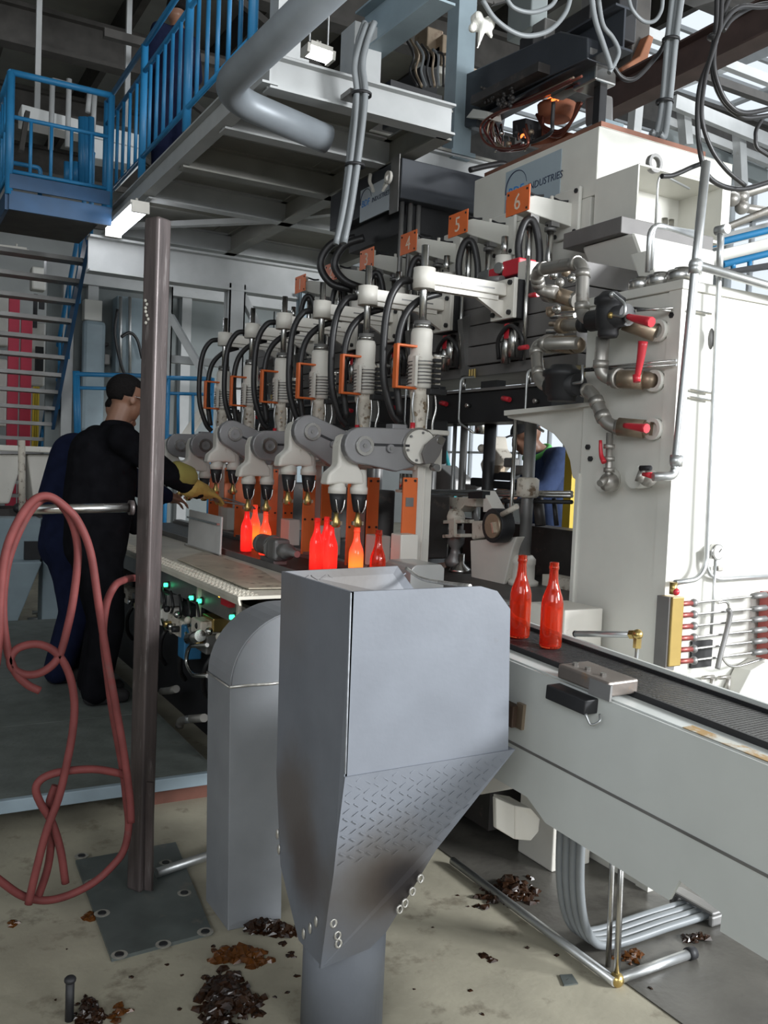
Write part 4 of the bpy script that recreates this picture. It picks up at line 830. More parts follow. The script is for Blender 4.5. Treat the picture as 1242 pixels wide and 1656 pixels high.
# small motor and roller cover on the belt
mo = thing('drive_motor', 'small dark grey gear motor lying beside the belt in front of the forks', 'motor', (2.0, 4.7, ZB))
a, b = Q(422, 872, x=1.965), Q(500, 884, x=1.965); b.z = a.z = ZB+.082
MB().lathe(a+V((0, 0, .01)), [(.045, 0), (.058, .015), (.058, .06), (.052, .065), (.058, .07), (.058, .17), (.064, .18), (.064, .20), (.05, .21)], 18, (b-a)).build('housing', IRON, mo)
dv = (b-a).normalized(); MB().obox(a+dv*.27, dv*.06, V((.05, 0, 0)), V((0, 0, .062))).build('gearbox', IRON, mo, bevel=.02)
MB().lathe(a+dv*.33, [(.04, 0), (.045, .03), (.045, .08), (.028, .085), (.028, .12), (.018, .125), (.018, .20)], 14, dv).build('output_shaft', IRON, mo)
MB().ring(a+dv*.205, a+dv*.22, .068, .04, 18).build('ring', STEEL, mo); box((a.x-.04, a.y-.30, ZB), (a.x+.04, a.y-.10, ZB+.03)).build('foot', IRON, mo)
rc = thing('roller_cover', 'pale steel rounded roller cover with a dark drive disc on the belt end', 'cover', (2.2, 3.55, ZB))
a, b = Q(593, 905, x=2.1), Q(648, 905, x=2.1); y0, y1 = b.y, a.y
poly = [(2.08, 1.03), (2.08, 1.10)]+[(2.12+.04*math.cos(math.pi-math.pi/2*k/5), 1.10+.04*math.sin(math.pi-math.pi/2*k/5)) for k in range(6)]+[(2.24, 1.14), (2.26, 1.12), (2.26, 1.03)]
MB().prism([(x, 3.42, z+.02) for x, z in poly], (0, .24, 0)).build('cover', mat('pale_cover_steel', (.55, .55, .54), .3, .4, var=.08), rc, bevel=.003)
cyl((2.06, 3.67, 1.09), (2.06, 3.72, 1.09), .05).build('disc', BLACK, rc); cyl((2.06, 3.72, 1.085), (2.05, 3.83, 1.08), .012).build('shaft', BLACK, rc)
# two white boxes behind the roller cover
box((2.20, 3.72, 1.05), (2.30, 3.82, 1.27)).build('junction_box', WHITE, label='small white box standing behind the roller cover', cat='box', bevel=.006)
for i in range(1, 6): box((2.34, Y0+DY*i-.32, 1.05), (2.42, Y0+DY*i-.18, 1.22)).build('junction_box', WHITE, label='small white box on the machine bed before section %s' % NUM[i], cat='box', group='white bed boxes', bevel=.006)
# ---- main grey beam (stacked layers), black beam
mb_ = thing('valve_beam', 'dark grey layered valve beam running along the top of the machine', 'beam', (3.2, 5.5, 2.12))
for k, (z0, z1, x) in enumerate(((2.13, 2.19, 2.985), (2.196, 2.30, 2.97), (2.306, 2.42, 2.97), (2.426, 2.52, 2.975), (2.526, 2.64, 2.99))):
    box((x, 3.42, z0), (3.42, 7.8, z1)).build('layer', BEAMG, mb_, bevel=.004)
for k in range(7):
    y = 3.75+.6*k
    MB().prism([(2.92, y, 2.46), (2.99, y, 2.50), (2.99, y, 2.14), (2.96, y, 2.14)], (0, .05, 0)).build('manifold', IRON, mb_) if k else None
    fv = MB().cyl((2.93, y+.12, 2.20), (2.93, y+.12, 2.38), .03, 12).build('regulator', STEEL, mb_)
    MB().cyl((2.93, y+.18, 2.17), (2.93, y+.18, 2.36), .026, 12).build('regulator_bowl', STEEL, fv); box((2.90, y+.125, 2.30), (2.95, y+.17, 2.38)).build('red_block', RED, fv, bevel=.004)
    hosep([(2.93, y+.05, 2.18), (2.90, y+.01, 2.29), (2.89, y+.1, 2.362), (2.89, y+.2, 2.30), (2.92, y+.23, 2.2)], .012).build('hose', RUBBER, mb_)
    for j in range(3): cyl((2.955, y-.10+.025*j, 2.12), (2.955, y-.10+.025*j, 2.17), .007, n=7).build('brass_nipple', BRASS, mb_)
    pipe([(2.95, y-.1, 2.125), (2.86, y-.1, 2.11), (2.86, y-.1, 1.86), (2.86, y-.25, 1.80)], .007, .03, 7).build('thin_pipe', GALV, mb_)
    cyl((2.94, y+.04, 2.18), (2.94, y+.04, 2.72), .012, n=8).build('rod', STEEL, mb_)
bb = thing('black_crossbeam', 'black crossbeam with small pipes below the grey valve beam', 'beam', (3.0, 5.5, 1.85))
box((2.90, 3.50, 1.86), (3.12, 7.8, 2.03)).build('beam', BLACK, bb, bevel=.004)
box((2.88, 3.50, 2.03), (3.0, 7.8, 2.045)).build('top_strip', BEAMG, bb)
for k in range(7):
    y = 3.5+.6*k; cyl((2.87, y+.1, 1.955), (2.90, y+.1, 1.955), .012, n=8).build('stud', STEEL, bb)
    cyl((2.87, y+.3, 1.97), (2.87, y+.36, 1.98), .014, n=8).build('red_valve', RED, bb); cyl((2.95, y+.25, 2.045), (2.95, y+.25, 2.13), .012, n=8).build('stud_pipe', STEEL, bb)
    box((2.93, y-.1, 2.045), (2.99, y+.05, 2.09)).build('block', BLACK, bb)
# columns and mechanisms seen under the beams
cs = thing('machine_columns', 'dark steel columns and bright rods between the bed and the crossbeam', 'columns', (2.9, 4.6, 1.035))
for px, x, r, m_ in ((748, 3.0, .022, IRON), (790, 3.05, .035, BLACK), (855, 2.8, .030, IRON), (733, 2.95, .012, GALV), (697, 3.05, .035, IRON), (830, 2.75, .010, STEEL), (610, 3.0, .04, IRON), (560, 3.0, .04, IRON)):
    q = Q(px, 760, x=x); cyl((x, q.y, 1.035), (x, q.y, 1.859), r, n=14).build('column', m_, cs)
q = Q(848, 900, x=2.8); MB().lathe((2.8, q.y, 1.035), [(.075, 0), (.075, .02), (.055, .03), (.055, .10), (.058, .105), (.058, .13), (.04, .15)], 20).build('column_base', WHITE, cs)
q = Q(855, 760, x=2.8); MB().lathe((2.8, q.y, 0), [(.045, 1.47), (.055, 1.48), (.055, 1.56), (.04, 1.57)], 16).build('column_collar', OILY, cs)
def pp(px, py, x): return Q(px, py, x=x)
mh = thing('mould_mechanism', 'oily cream mould arm mechanism with a white pedestal beside the white post', 'mechanism', (2.75, 3.8, 1.035))
MB().prism(QL([(760, 874), (836, 868), (828, 890), (814, 948), (762, 940)], x=2.72), (.10, .02, 0)).build('pedestal', WHITE, mh, bevel=.006)
MB().prism(QL([(762, 842), (786, 842), (786, 868), (762, 873)], x=2.7), (.1, 0, 0)).build('arm_end', OILY, mh, bevel=.01)
for py in (843, 866): MB().prism(QL([(690, py), (745, py-3), (745, py+3), (690, py+5)], x=2.70), (.09, 0, 0)).build('clamp_bar', OILY, mh, bevel=.004)
MB().prism(QL([(726, 840), (734, 838), (734, 868), (726, 870)], x=2.69), (.02, 0, 0)).build('clamp_web', OILY, mh)
q = Q(736, 832, x=2.78); MB().lathe((2.78, q.y, q.z-.04), [(.055, 0), (.058, .03), (.05, .055), (.03, .07)], 16).build('boss', OILY, mh)
q = Q(736, 895, x=2.78); MB().lathe((2.78, q.y, 1.06), [(.05, 0), (.06, .03), (.03, .07), (.025, .10), (.05, .13), (.05, .20)], 16).build('spindle', IRON, mh)
q = Q(704, 890, x=2.75); MB().lathe((2.75, q.y, 1.10), [(.05, 0), (.055, .08), (.03, .11)], 14).build('dark_drum', BLACK, mh)
q = Q(704, 832, x=2.75); cyl((2.75, q.y, q.z-.02), (2.75, q.y, q.z+.02), .04).build('dark_drum', BLACK, mh)
MB().box((2.69, Q(702, 819, x=2.69).y-.015, Q(702, 819, x=2.69).z-.004), (2.695, Q(702, 819, x=2.69).y+.018, Q(702, 819, x=2.69).z+.006)).build('red_lamp', LEDR, mh)
q = Q(806, 850, x=2.66); MB().cyl((2.62, q.y, q.z), (2.70, q.y, q.z), .085, 22).build('wheel', BLACK, mh, bevel=.006); MB().cyl((2.605, q.y-.02, q.z), (2.62, q.y-.02, q.z), .06, 18).build('wheel_hub', BRONZE, mh)
MB().beam(Q(797, 845, x=2.60), Q(800, 862, x=2.60), .02, .012).build('wheel_clip', STEEL, mh)
cyl(Q(812, 832, x=2.6), Q(836, 819, x=2.6), .013).build('link_rod', OILY, mh)
MB().prism(QL([(688, 806), (770, 803), (768, 820), (750, 818), (740, 828), (720, 814), (688, 812)], x=2.8), (.1, 0, 0)).build('upper_arm', OILY, mh, bevel=.006)
MB().prism(QL([(781, 793), (800, 828), (781, 828)], x=2.75), (.08, 0, 0)).build('fin', WHITE, mh, bevel=.003)
MB().prism(QL([(757, 796), (780, 794), (780, 806), (757, 806)], x=2.73), (.05, 0, 0)).build('cap_block', BLACK, mh)
MB().prism(QL([(682, 916), (735, 906), (712, 924), (682, 930)], x=2.78), (.05, 0, 0)).build('tray', OILY, mh)
q = Q(745, 930, x=2.78); MB().lathe((2.78, q.y, 1.035), [(.07, 0), (.06, .02), (.02, .05), (.018, .10)], 14).build('spindle_foot', STEEL, mh)
mh2 = thing('blank_mechanism', 'grey iron funnel head and oily linkage in the blank side, before the bright windows', 'mechanism', (3.2, 4.6, 1.035))
MB().prism(QL([(690, 755), (708, 752), (735, 775), (735, 795), (700, 800), (688, 790)], x=3.15), (.15, 0, 0)).build('head_casting', IRON, mh2, bevel=.01)
MB().prism(QL([(786, 705), (797, 705), (800, 725), (815, 745), (800, 760), (793, 775), (780, 768), (776, 750), (784, 735)], x=3.15), (.1, 0, 0)).build('linkage', OILY, mh2, bevel=.008)
for px, py in ((779, 725), (795, 717), (790, 705)): MB().ball(Q(px, py, x=3.13), .025).build('joint', OILY, mh2)
cyl(Q(778, 676, x=3.2), Q(776, 702, x=3.2), .035).build('filter', STEEL, mh2)
for px, py, dx, m_ in ((755, 790, 14, IRON), (772, 780, 12, BLACK), (810, 770, 20, BLACK), (815, 785, 24, BLACK), (835, 760, 10, IRON), (800, 760, 7, BRONZE), (822, 748, 8, IRON)):
    a, b = Q(px-dx, py-8, x=3.10), Q(px+dx, py+8, x=3.10); box((3.10, a.y, b.z), (3.15, b.y, a.z)).build('casting', m_, mh2, bevel=.01)
for py, x in ((802, 2.9), (812, 2.88), (797, 2.92)): cyl(Q(690, py-3, x=x), Q(925, py, x=x), .010, n=8).build('rod', STEEL if py != 812 else BLACK, mh2)
for k in range(7): cyl(Q(740+k*26, 806, x=2.95), Q(740+k*26+4, 850, x=2.95), .012+.008*(k % 3), n=8).build('linkage_bar', (BLACK, IRON, DARKB)[k % 3], mh2)
box((3.15, 3.2, 1.035), (3.3, 4.6, 1.30)).build('rear_box', DARKB, mh2); box((3.0, 3.05, 1.035), (3.25, 3.35, 1.28)).build('rear_box', DARKB, mh2)
box((2.90, 3.05, 1.035), (2.985, 3.5, 1.09)).build('rear_step', OILY, mh2)
# small oddments along every section behind the take-out columns: dark valve stacks
for i in range(6):
    y = Y0+DY*i+.30; t = thing('valve_stack', 'dark valve stack with steel and blue fittings behind section %s' % NUM[i], 'valves', (2.62, y, 1.035), 'valve stacks')
    cyl((2.62, y, 1.035), (2.62, y, 2.0), .035, n=12).build('column', IRON, t)
    box((2.55, y-.08, 1.62), (2.72, y+.08, 1.86)).build('block', BLACK, t, bevel=.01); box((2.56, y-.10, 1.10), (2.74, y+.10, 1.45)).build('block', DARKB, t, bevel=.01)
    cyl((2.53, y-.05, 1.66), (2.53, y-.05, 1.78), .022, n=10).build('fitting', BLUEBOX, t); cyl((2.53, y+.04, 1.66), (2.53, y+.04, 1.80), .022, n=10).build('fitting', PIPE, t)
    for k in range(4): cyl((2.52, y-.06+.04*k, 1.47), (2.52, y-.06+.04*k, 1.56), .014, n=8).build('steel_cap', STEEL, t)
    box((2.50, y-.09, 1.455), (2.58, y+.09, 1.47)).build('bracket', OILY, t)
# ---- number plates and upper brackets
ub = thing('upper_beam', 'long cream upper beam carrying the numbered brackets', 'beam', (3.75, 5.7, 2.7))
box((3.495, 3.96, 2.66), (4.1, 7.8, 3.168)).build('beam', CREAM, ub, bevel=.006)
box((3.43, 3.97, 2.55), (3.9, 7.8, 2.66)).build('ledge', CREAM, ub)
for i in range(6):
    y = 4.14+DY*i; t = thing('number_bracket', 'cream bracket arm with an orange plate numbered %s and two steel rods' % NUM[i], 'bracket', (3.3, y, 2.6), 'numbered brackets')
    MB().prism([(3.14, y-.05, 3.055), (3.14, y-.05, 3.13), (3.20, y-.05, 3.15), (3.475, y-.05, 3.155), (3.475, y-.05, 3.02), (3.2, y-.05, 3.045)], (0, .10, 0)).build('arm', CREAM, t, bevel=.006)
    fl = MB().box((3.468, y-.11, 2.96), (3.4925, y+.11, 3.24)).build('flange', CREAM, t, bevel=.008)
    for dy, z in ((-.085, 3.215), (-.085, 2.985), (.085, 2.985)): MB().nut((3.468, y+dy, z), (-1, 0, 0), .014, .010).build('bolt', BLACK, fl)
    np = MB().box((3.116, y-.105, 3.045), (3.122, y+.105, 3.185)).build('number_plate', ORANGE, t)
    for dy, z in ((-.085, 3.165), (.085, 3.165), (-.085, 3.06)): MB().nut((3.116, y+dy, z), (-1, 0, 0), .007, .004).build('bolt', BLACK, np)
    text(str(6-i), 'numeral', .13, (3.1155, y+.035, 3.068), (0, -1, 0), (0, 0, 1), NUMW, np, .0008)
    for x in (3.21, 3.36):
        rd = cyl((x, y, 2.645), (x, y, 3.05), .021, n=14).build('guide_rod', STEEL, t)
        MB().cyl((x, y, 2.985), (x, y, 3.005), .035, 12).cyl((x, y, 3.02), (x, y, 3.035), .033, 12).build('collar', IRON, rd); box((x-.03, y-.045, 3.005), (x+.03, y-.015, 3.05)).build('clamp', IRON, rd)
    for x in (3.20, 3.38):
        hosep([(x-.02, y, 3.15), (x-.01, y, 3.175), (x+.045, y, 3.168), (x+.085, y-.02, 3.170)], .007, 6).build('air_line', BLACK, t); cyl((x-.02, y, 3.13), (x-.02, y, 3.185), .011, n=8).build('nipple', WHITE, t)
    hosep([(3.17, y-.01, 2.66), (3.13, y-.01, 2.86), (3.16, y-.02, 3.0), (3.21, y-.04, 3.0), (3.24, y-.06, 2.85), (3.24, y-.06, 2.66)], .022, 10).build('hose', RUBBER, t)
    cyl((3.10, y+.08, 2.645), (3.10, y+.08, 2.82), .05, n=16).build('cylinder', WHITE, t); cyl((3.10, y+.08, 2.82), (3.10, y+.08, 2.93), .02).build('cylinder_rod', STEEL, t)
# coloured valve block by the bracket of section six
vb = thing('coloured_valve', 'red and blue pneumatic valve block under the numbered bracket', 'valve', Q(810, 440, x=3.0))
def qb(x0, y0, x1, y1, X, dx): a, b = Q(x0, y0, x=X), Q(x1, y1, x=X); return MB().box((X, a.y, b.z), (X+dx, b.y, a.z))
qb(812, 423, 838, 442, 2.95, .12).build('red_body', RED, vb, bevel=.008); qb(815, 443, 838, 452, 2.99, .10).build('blue_body', BLUED, vb, bevel=.008)
qb(790, 436, 806, 448, 2.97, .08).build('red_end', RED, vb, bevel=.006); qb(772, 440, 790, 452, 2.97, .08).build('steel_body', STEEL, vb, bevel=.006)
q = Q(805, 433, x=2.93); cyl(q, q+V((.1, .02, 0)), .03).build('knob', STEEL, vb)
cyl(Q(775, 455, x=2.93), Q(812, 452, x=2.93), .022).build('silencer', IRON, vb); qb(838, 424, 850, 452, 2.95, .1).build('white_end', WHITE, vb, bevel=.004)
# ================================================================== END CABINET AND ITS PIPES
XF, YN, YF = 2.60, 2.417, 2.93
cb = thing('end_cabinet', 'tall white steel end cabinet of the machine with a bracketed arch', 'cabinet', (3.1, 2.67, 0))
box((XF, YN, 0), (3.75, YF, 2.30)).build('body', WHITE if False else CREAM, cb, bevel=.006)
box((XF-.012, YN-.012, 2.30), (3.77, YF+.02, 2.335)).build('top_rim', CREAM, cb, bevel=.003)
box((XF-.006, YN-.004, 0), (XF+.07, YN+.06, 2.30)).build('corner_strip', CREAM, cb)
MB().prism([Q(a, b, x=XF+.02) for a, b in ((820, 668), (955, 655), (950, 790), (925, 772), (921, 745), (912, 722), (895, 702), (868, 686), (820, 676))], (.35, 0, 0)).build('arch_bracket', CREAM, cb, bevel=.005)
MB().prism([Q(a, b, x=XF-.02) for a, b in ((815, 664), (958, 650), (958, 656), (815, 672))], (.42, 0, 0)).build('arch_flange', CREAM, cb)
box((XF-.01, YF-.008, .6), (XF+.05, YF+.012, 1.6)).build('edge_strip', CREAM, cb)
for px, py in ((952, 723), (1088, 510), (956, 742)): q = Q(px, py, x=XF); MB().nut(q, (-1, 0, 0), .012, .01).build('bolt', BLACK, cb)
for px, py, r in ((1017, 457, .055), (1047, 450, .058), (1082, 443, .062)):
    q = Q(px, py+14, z=2.335); c = (q.x+.09, q.y+.02, 2.335); MB().lathe(c, [(r, 0), (r, .05), (r*.92, .058), (r*.5, .06), (r*.5, .07)], 22).build('filler_cap', STEEL, cb)
box((2.6, YN-.003, .30), (3.2, YN, .70)).build('lower_panel', CREAM, cb)
# ---- upper white boxes
wb2 = thing('upper_housing', 'white housing box carrying a large grey company sign', 'housing', (4.0, 4.5, 3.17))
box((3.50, 3.93, 3.17), (4.6, 5.14, 3.55)).build('body', CREAM, wb2, bevel=.006)
sg = MB().box((3.4945, 4.24, 3.245), (3.50, 4.78, 3.51)).build('sign', SIGNG, wb2)
def logo(par, X, yl, zb, w_, h, sign, navy=LOGON):
    """blue letters under a ring arc, dark word to the right; reads from -x"""
    rt, up = (0, -1, 0), (0, 0, 1); s = w_
    text('BDF', 'lettering', .105*s, (X, yl-.03*s, zb), rt, up, LOGOB, par, .001, .12)
    text('INDUSTRIES', 'lettering', .072*s, (X, yl-.27*s, zb+.005*s), rt, up, navy, par, .001, .1)
    c = V((X, yl-.13*s, zb+.06*s)); arc = MB()
    arc.tube([c+V((0, -math.cos(a)*.125*s, math.sin(a)*.125*s)) for a in [math.radians(8+k*8) for k in range(24)]], .005*s, 5, rfun=lambda t: .007*s*(.25+t*.8)); arc.build('logo_ring', navy, par)
logo(sg, 3.4935, 4.775, 3.335, .85, 1, None)
MB().tube([V((3.491, 4.755, 3.33-.0*k)) for k in (0,)]+[V((3.491, 4.752, 3.24))], .004, 5).build('logo_bar', RED, sg)
box((3.515, 3.93, 3.55), (4.6, 3.935, 3.552)).build('lid_edge', CREAM, wb2)
ob2 = thing('open_cable_box', 'white sheet metal box with an open end showing fittings inside', 'box', (3.8, 3.8, 2.9))
for nm, a, b in (('side_wall', (3.49, 3.597, 2.94), (3.50, 3.925, 3.25)), ('bottom', (3.5, 3.597, 2.93), (4.15, 3.925, 2.945)), ('top', (3.5, 3.597, 3.245), (4.15, 3.925, 3.255)), ('back_wall', (3.50, 3.915, 2.945), (4.15, 3.925, 3.245)), ('far_wall', (4.14, 3.597, 2.945), (4.15, 3.925, 3.245))): box(a, b).build(nm, CREAM, ob2)
cyl((3.60, 3.90, 3.02), (3.60, 3.86, 3.02), .05).build('grommet', BLACK, ob2)
MB().ring((3.62, 3.60, 3.28), (3.62, 3.63, 3.28), .05, .033, 18).build('lifting_eye', IRON, ob2)
for x in (3.86, 3.91): cyl((x, 3.75, 2.945), (x, 3.75, 3.06), .018).build('fitting', STEEL, ob2)
pipe([(3.66, 3.62, 2.95), (3.66, 3.62, 3.2), (3.68, 3.62, 3.24), (3.9, 3.62, 3.2)], .007, .03, 7).build('small_pipe', GALV, ob2)
db = thing('grey_band_duct', 'tapered white duct with a dark grey band under the open box', 'duct', (3.6, 3.6, 2.4))
box((3.30, 3.50, 2.84), (3.98, 3.95, 2.925)).build('band', BEAMG, db, bevel=.004)
MB().prism([(3.34, 3.45, 2.84), (3.95, 3.45, 2.84), (3.95, 3.45, 2.5), (3.60, 3.45, 2.40), (3.46, 3.45, 2.40), (3.445, 3.45, 2.67)], (0, .4, 0)).build('taper', CREAM, db, bevel=.02)
MB().prism([(2.98, 2.84, 2.336), (3.3, 2.84, 2.336), (3.5, 3.27, 2.70), (3.25, 3.27, 2.70)], (.0, .11, 0)).build('funnel', CREAM, db, bevel=.01)
pp2 = thing('vent_pipes', 'twin slim galvanised pipes rising from the cabinet caps and bending over', 'pipes', (2.75, 2.6, 2.39))
for k, (px, py) in enumerate(((1047, 440), (1052, 436))):
    a = Q(px, py, y=2.6); pipe([a, (a.x, 2.6, a.z+.18), (a.x+.28, 2.62, a.z+.2-.03*k)], .010, .05, 8).build('pipe', GALV, pp2)
# ---- valve assemblies in front of the cabinet
def plumb(name, label, path, X, r, m_, bend, extra=None):
    pts = [Q(p[0], p[1], x=(p[2] if len(p) > 2 else X)) for p in path]
    t = thing(name, label, 'pipe', pts[0]); MB().tube(rounded(pts, bend, 6), r, 16).build('pipe', m_, t)
    for i in range(1, len(pts)-1):   # fitting collars either side of the bends
        for q in (pts[i-1], pts[i+1]):
            d = (q-pts[i]); L = d.length; d.normalize()
            if L > .09: c = pts[i]+d*(bend+.004); MB().cyl(c-d*.02, c+d*.012, r*1.14, 16).build('socket', m_, t)
    return t, pts
RP = .027
p_, a_ = plumb('air_pipe', 'grey looping steel air pipe above the black valve', [(900, 474, 2.62), (872, 470, 2.58), (867, 437, 2.5), (943, 424, 2.48), (941, 516, 2.46), (985, 512, 2.46)], 2.5, RP, PIPE, .05)
p_, a_ = plumb('air_pipe', 'grey steel pipe dropping from the black valve to the middle cabinet port', [(975, 545), (970, 610), (1058, 616, 2.60)], 2.48, RP, PIPE, .05)
cyl(Q(1035, 614, x=2.55), Q(1060, 616, x=2.6), RP*1.25).build('port_socket', BRONZE, p_)
p_, a_ = plumb('air_pipe', 'grey steel pipe looping beneath the lower bronze connector', [(935, 555, 2.60), (866, 556, 2.55), (872, 618, 2.50), (890, 626, 2.50)], 2.5, RP, PIPE, .05)
p_, a_ = plumb('air_pipe', 'grey steel pipe with an offset bend to the lower cabinet port', [(935, 628, 2.54), (958, 634, 2.52), (982, 690, 2.52), (1052, 694, 2.60)], 2.5, RP, PIPE, .05)
cyl(Q(1030, 692, x=2.58), Q(1056, 694, x=2.6), RP*1.25).build('port_socket', BRONZE, p_)
for px, py, s in ((1066, 535, 1.25), (1060, 616, 1.2), (1058, 694, 1.2)):
    q = Q(px, py, x=2.59); MB().ring((2.575, q.y, q.z), (2.60, q.y, q.z), .042, .028, 20).build('port_flange', CREAM, cb)
def cyx(name, a, b, X, r, m_, par, X2=None): return cyl(Q(*a, x=X), Q(*b, x=X2 or X), r, n=16).build(name, m_, par)
bv = thing('black_valve', 'black cast valve body with red lever and steel feeler pipes, upper', 'valve', Q(975, 545, x=2.47))
q = Q(985, 508, x=2.46); MB().lathe((2.46, q.y, q.z-.09), [(.035, 0), (.04, .01), (.04, .03), (.05, .04), (.055, .10), (.05, .125), (.06, .13), (.06, .15), (.045, .16), (.03, .175)], 18).build('body', BLACK, bv)
cyl((2.46, q.y+.10, q.z-.015), (2.46, q.y-.1, q.z-.015), .042, n=16).build('cross_body', BLACK, bv)
MB().tube(rounded(QL([(992, 476), (1012, 492), (1010, 512), (990, 510)], x=2.42), .02), .006, 7).build('feeler_pipe', GALV, bv); MB().ball(Q(988, 510, x=2.42), .013).build('nut', BRASS, bv)
MB().ball(Q(990, 477, x=2.42), .012).build('nut', GALV, bv)
cyx('outlet', (1010, 522), (1060, 540), 2.5, .03, BRONZE, bv, 2.57)
def lever(par, pts, X, w_=.022):
    P_ = smooth_path(QL(pts, x=X), 4); n = len(P_)
    MB().tube(P_, w_*.5, 8, rfun=lambda t: w_*(.35+.25*t)).build('lever', RED, par)
lever(bv, [(1016, 512), (1030, 516), (1054, 521)], 2.44, .032)
cyx('lever_pin', (1012, 513), (1018, 520), 2.45, .012, IRON, bv)
bv2 = thing('ball_valve', 'bronze ball valve with an upright red lever at the middle cabinet port', 'valve', Q(1030, 612, x=2.5))
cyx('body', (1000, 613), (1040, 615), 2.5, .036, BRONZE, bv2, 2.55); cyx('collar', (995, 612), (1003, 612), 2.5, .04, PIPE, bv2)
lever(bv2, [(1030, 612), (1036, 580), (1040, 552)], 2.47, .03); cyx('stem', (1029, 606), (1030, 618), 2.47, .014, RED, bv2)
bv3 = thing('ball_valve', 'bronze ball valve with a level red lever at the lower cabinet port', 'valve', Q(1015, 692, x=2.5))
cyx('body', (1000, 690), (1042, 694), 2.53, .036, BRONZE, bv3, 2.58); lever(bv3, [(1010, 688), (1030, 691), (1046, 693)], 2.49, .03)
bvl = thing('black_valve', 'black cast valve body at the arch bracket, lower', 'valve', Q(905, 640, x=2.55))
q = Q(910, 620, x=2.49); MB().lathe((2.49, q.y, q.z-.075), [(.06, 0), (.06, .02), (.07, .03), (.075, .10), (.085, .105), (.085, .125), (.06, .135), (.05, .15)], 20).build('body', BLACK, bvl)
cyl((2.49, q.y-.10, q.z-.01), (2.49, q.y+.08, q.z-.01), .045).build('side_body', BLACK, bvl)
MB().tube(rounded(QL([(942, 590), (942, 618), (915, 622)], x=2.46), .015), .006, 7).build('feeler_pipe', GALV, bvl); MB().ball(Q(912, 619, x=2.46), .013).build('nut', BRASS, bvl)
bc = thing('bronze_connectors', 'oxidised bronze and steel pipe connectors at the end of the valve beam', 'fittings', Q(910, 540, x=2.7))
cyx('union', (893, 474), (930, 486), 2.66, .034, BRONZE, bc); cyx('hex', (884, 474), (896, 476), 2.64, .04, PIPE, bc); cyx('socket', (930, 484), (935, 486), 2.66, .036, PIPE, bc)
cyx('union', (890, 556), (930, 558), 2.62, .038, BRONZE, bc); MB().ball(Q(935, 558, x=2.62), .035).build('cap', BRONZE, bc); cyx('hex', (884, 556), (892, 557), 2.6, .043, PIPE, bc)
cyx('tee', (905, 527), (960, 524), 2.64, .026, PIPE, bc); cyx('tee_hex', (905, 527), (914, 527), 2.64, .034, BRONZE, bc); cyx('coupling', (940, 525), (950, 525), 2.62, .034, BLACK, bc)
for k, (px, py) in enumerate(((895, 445), (915, 440), (905, 457), (925, 450), (890, 505), (905, 545), (900, 500), (880, 470))): MB().ball(Q(px, py, x=2.72), .022).build('elbow_fitting', (STEEL, BRONZE, PIPE)[k % 3], bc)
for k in range(6): cyx('short_pipe', (890+rnd.uniform(-6, 6), 500+k*12), (930, 498+k*12), 2.8, .012, (BRONZE, STEEL)[k % 2], bc)
for px, py in ((862, 478), (845, 563)): cyx('red_tap', (px-5, py), (px+8, py-2), 2.75, .012, RED, bc)
for a, b in (((1024, 498), (1085, 503)), ((940, 597), (1094, 583)), ((1030, 502), (1088, 498)), ((940, 600), (1094, 590))): cyx('signal_line', a, b, 2.5, .005, STEEL, bc, 2.58)
# drain taps at the bottom of the arch
dt = thing('drain_tap', 'small grey drain tap with red lever below the lower port pipe', 'tap', Q(985, 780, x=2.5))
MB().tube(rounded([Q(986, 700, x=2.52), Q(984, 772, x=2.52), Q(970, 782, x=2.46)], .02), .014, 10).build('pipe', PIPE, dt)
for py in (722, 742, 760): q = Q(985, py, x=2.52); MB().cyl(q-V((0, 0, .009)), q+V((0, 0, .009)), .022, 8).build('union_nut', PIPE, dt)
lever(dt, [(971, 712), (972, 735), (977, 748)], 2.49, .018); MB().ball(Q(985, 780, x=2.53), .04).build('tap_body', PIPE, dt); q = Q(990, 776, x=2.6); cyl((2.55, q.y, q.z), (2.60, q.y, q.z), .05).build('flange', CREAM, dt)
dt2 = thing('drain_tap', 'grey tap with red handle on the tall galvanised pipe end', 'tap', Q(1040, 775, x=2.5))
MB().ball(Q(1048, 772, x=2.52), .036).build('tap_body', PIPE, dt2); q = Q(1046, 772, x=2.6); cyl((2.53, q.y, q.z), (2.60, q.y, q.z), .045).build('flange', CREAM, dt2)
cyx('outlet', (1030, 768), (1042, 772), 2.48, .024, PIPE, dt2, 2.5); lever(dt2, [(1040, 767), (1054, 769)], 2.45, .02); cyx('handle', (1036, 757), (1052, 757), 2.48, .010, BLACK, dt2)
# tall galvanised pipes against the cabinet end
gp = thing('galvanised_pipe', 'tall galvanised pipe running down the cabinet corner to the red-handled tap', 'pipe', Q(1093, 740, y=2.33))
pts = [Q(1142, 262, y=2.33), Q(1125, 428, y=2.33), Q(1093, 750, y=2.33), Q(1090, 770, y=2.33), Q(1056, 771, y=2.36)]
MB().tube(rounded(pts, .03), .0165, 14).build('pipe', GALV, gp)
for t_ in (.02, .985): q = pts[1].lerp(pts[2], t_); d = (pts[2]-pts[1]).normalized(); MB().cyl(q-d*.02, q+d*.02, .024, 14).build('socket', GALV, gp)
q2_ = Q(1242, 462, y=2.33); cyl(pts[1], q2_+(q2_-pts[1])*2, .0165).build('branch_pipe', GALV, gp); MB().ball(pts[1], .026).build('tee', GALV, gp)
gp2 = thing('galvanised_pipe', 'slim galvanised pipe rising from the brass manifold line', 'pipe', Q(1145, 930, y=2.38))
pts = [Q(1166, 372, y=2.37), Q(1163, 450, y=2.37), Q(1142, 915, y=2.37), Q(1128, 937, y=2.37), Q(1092, 942, y=2.37)]
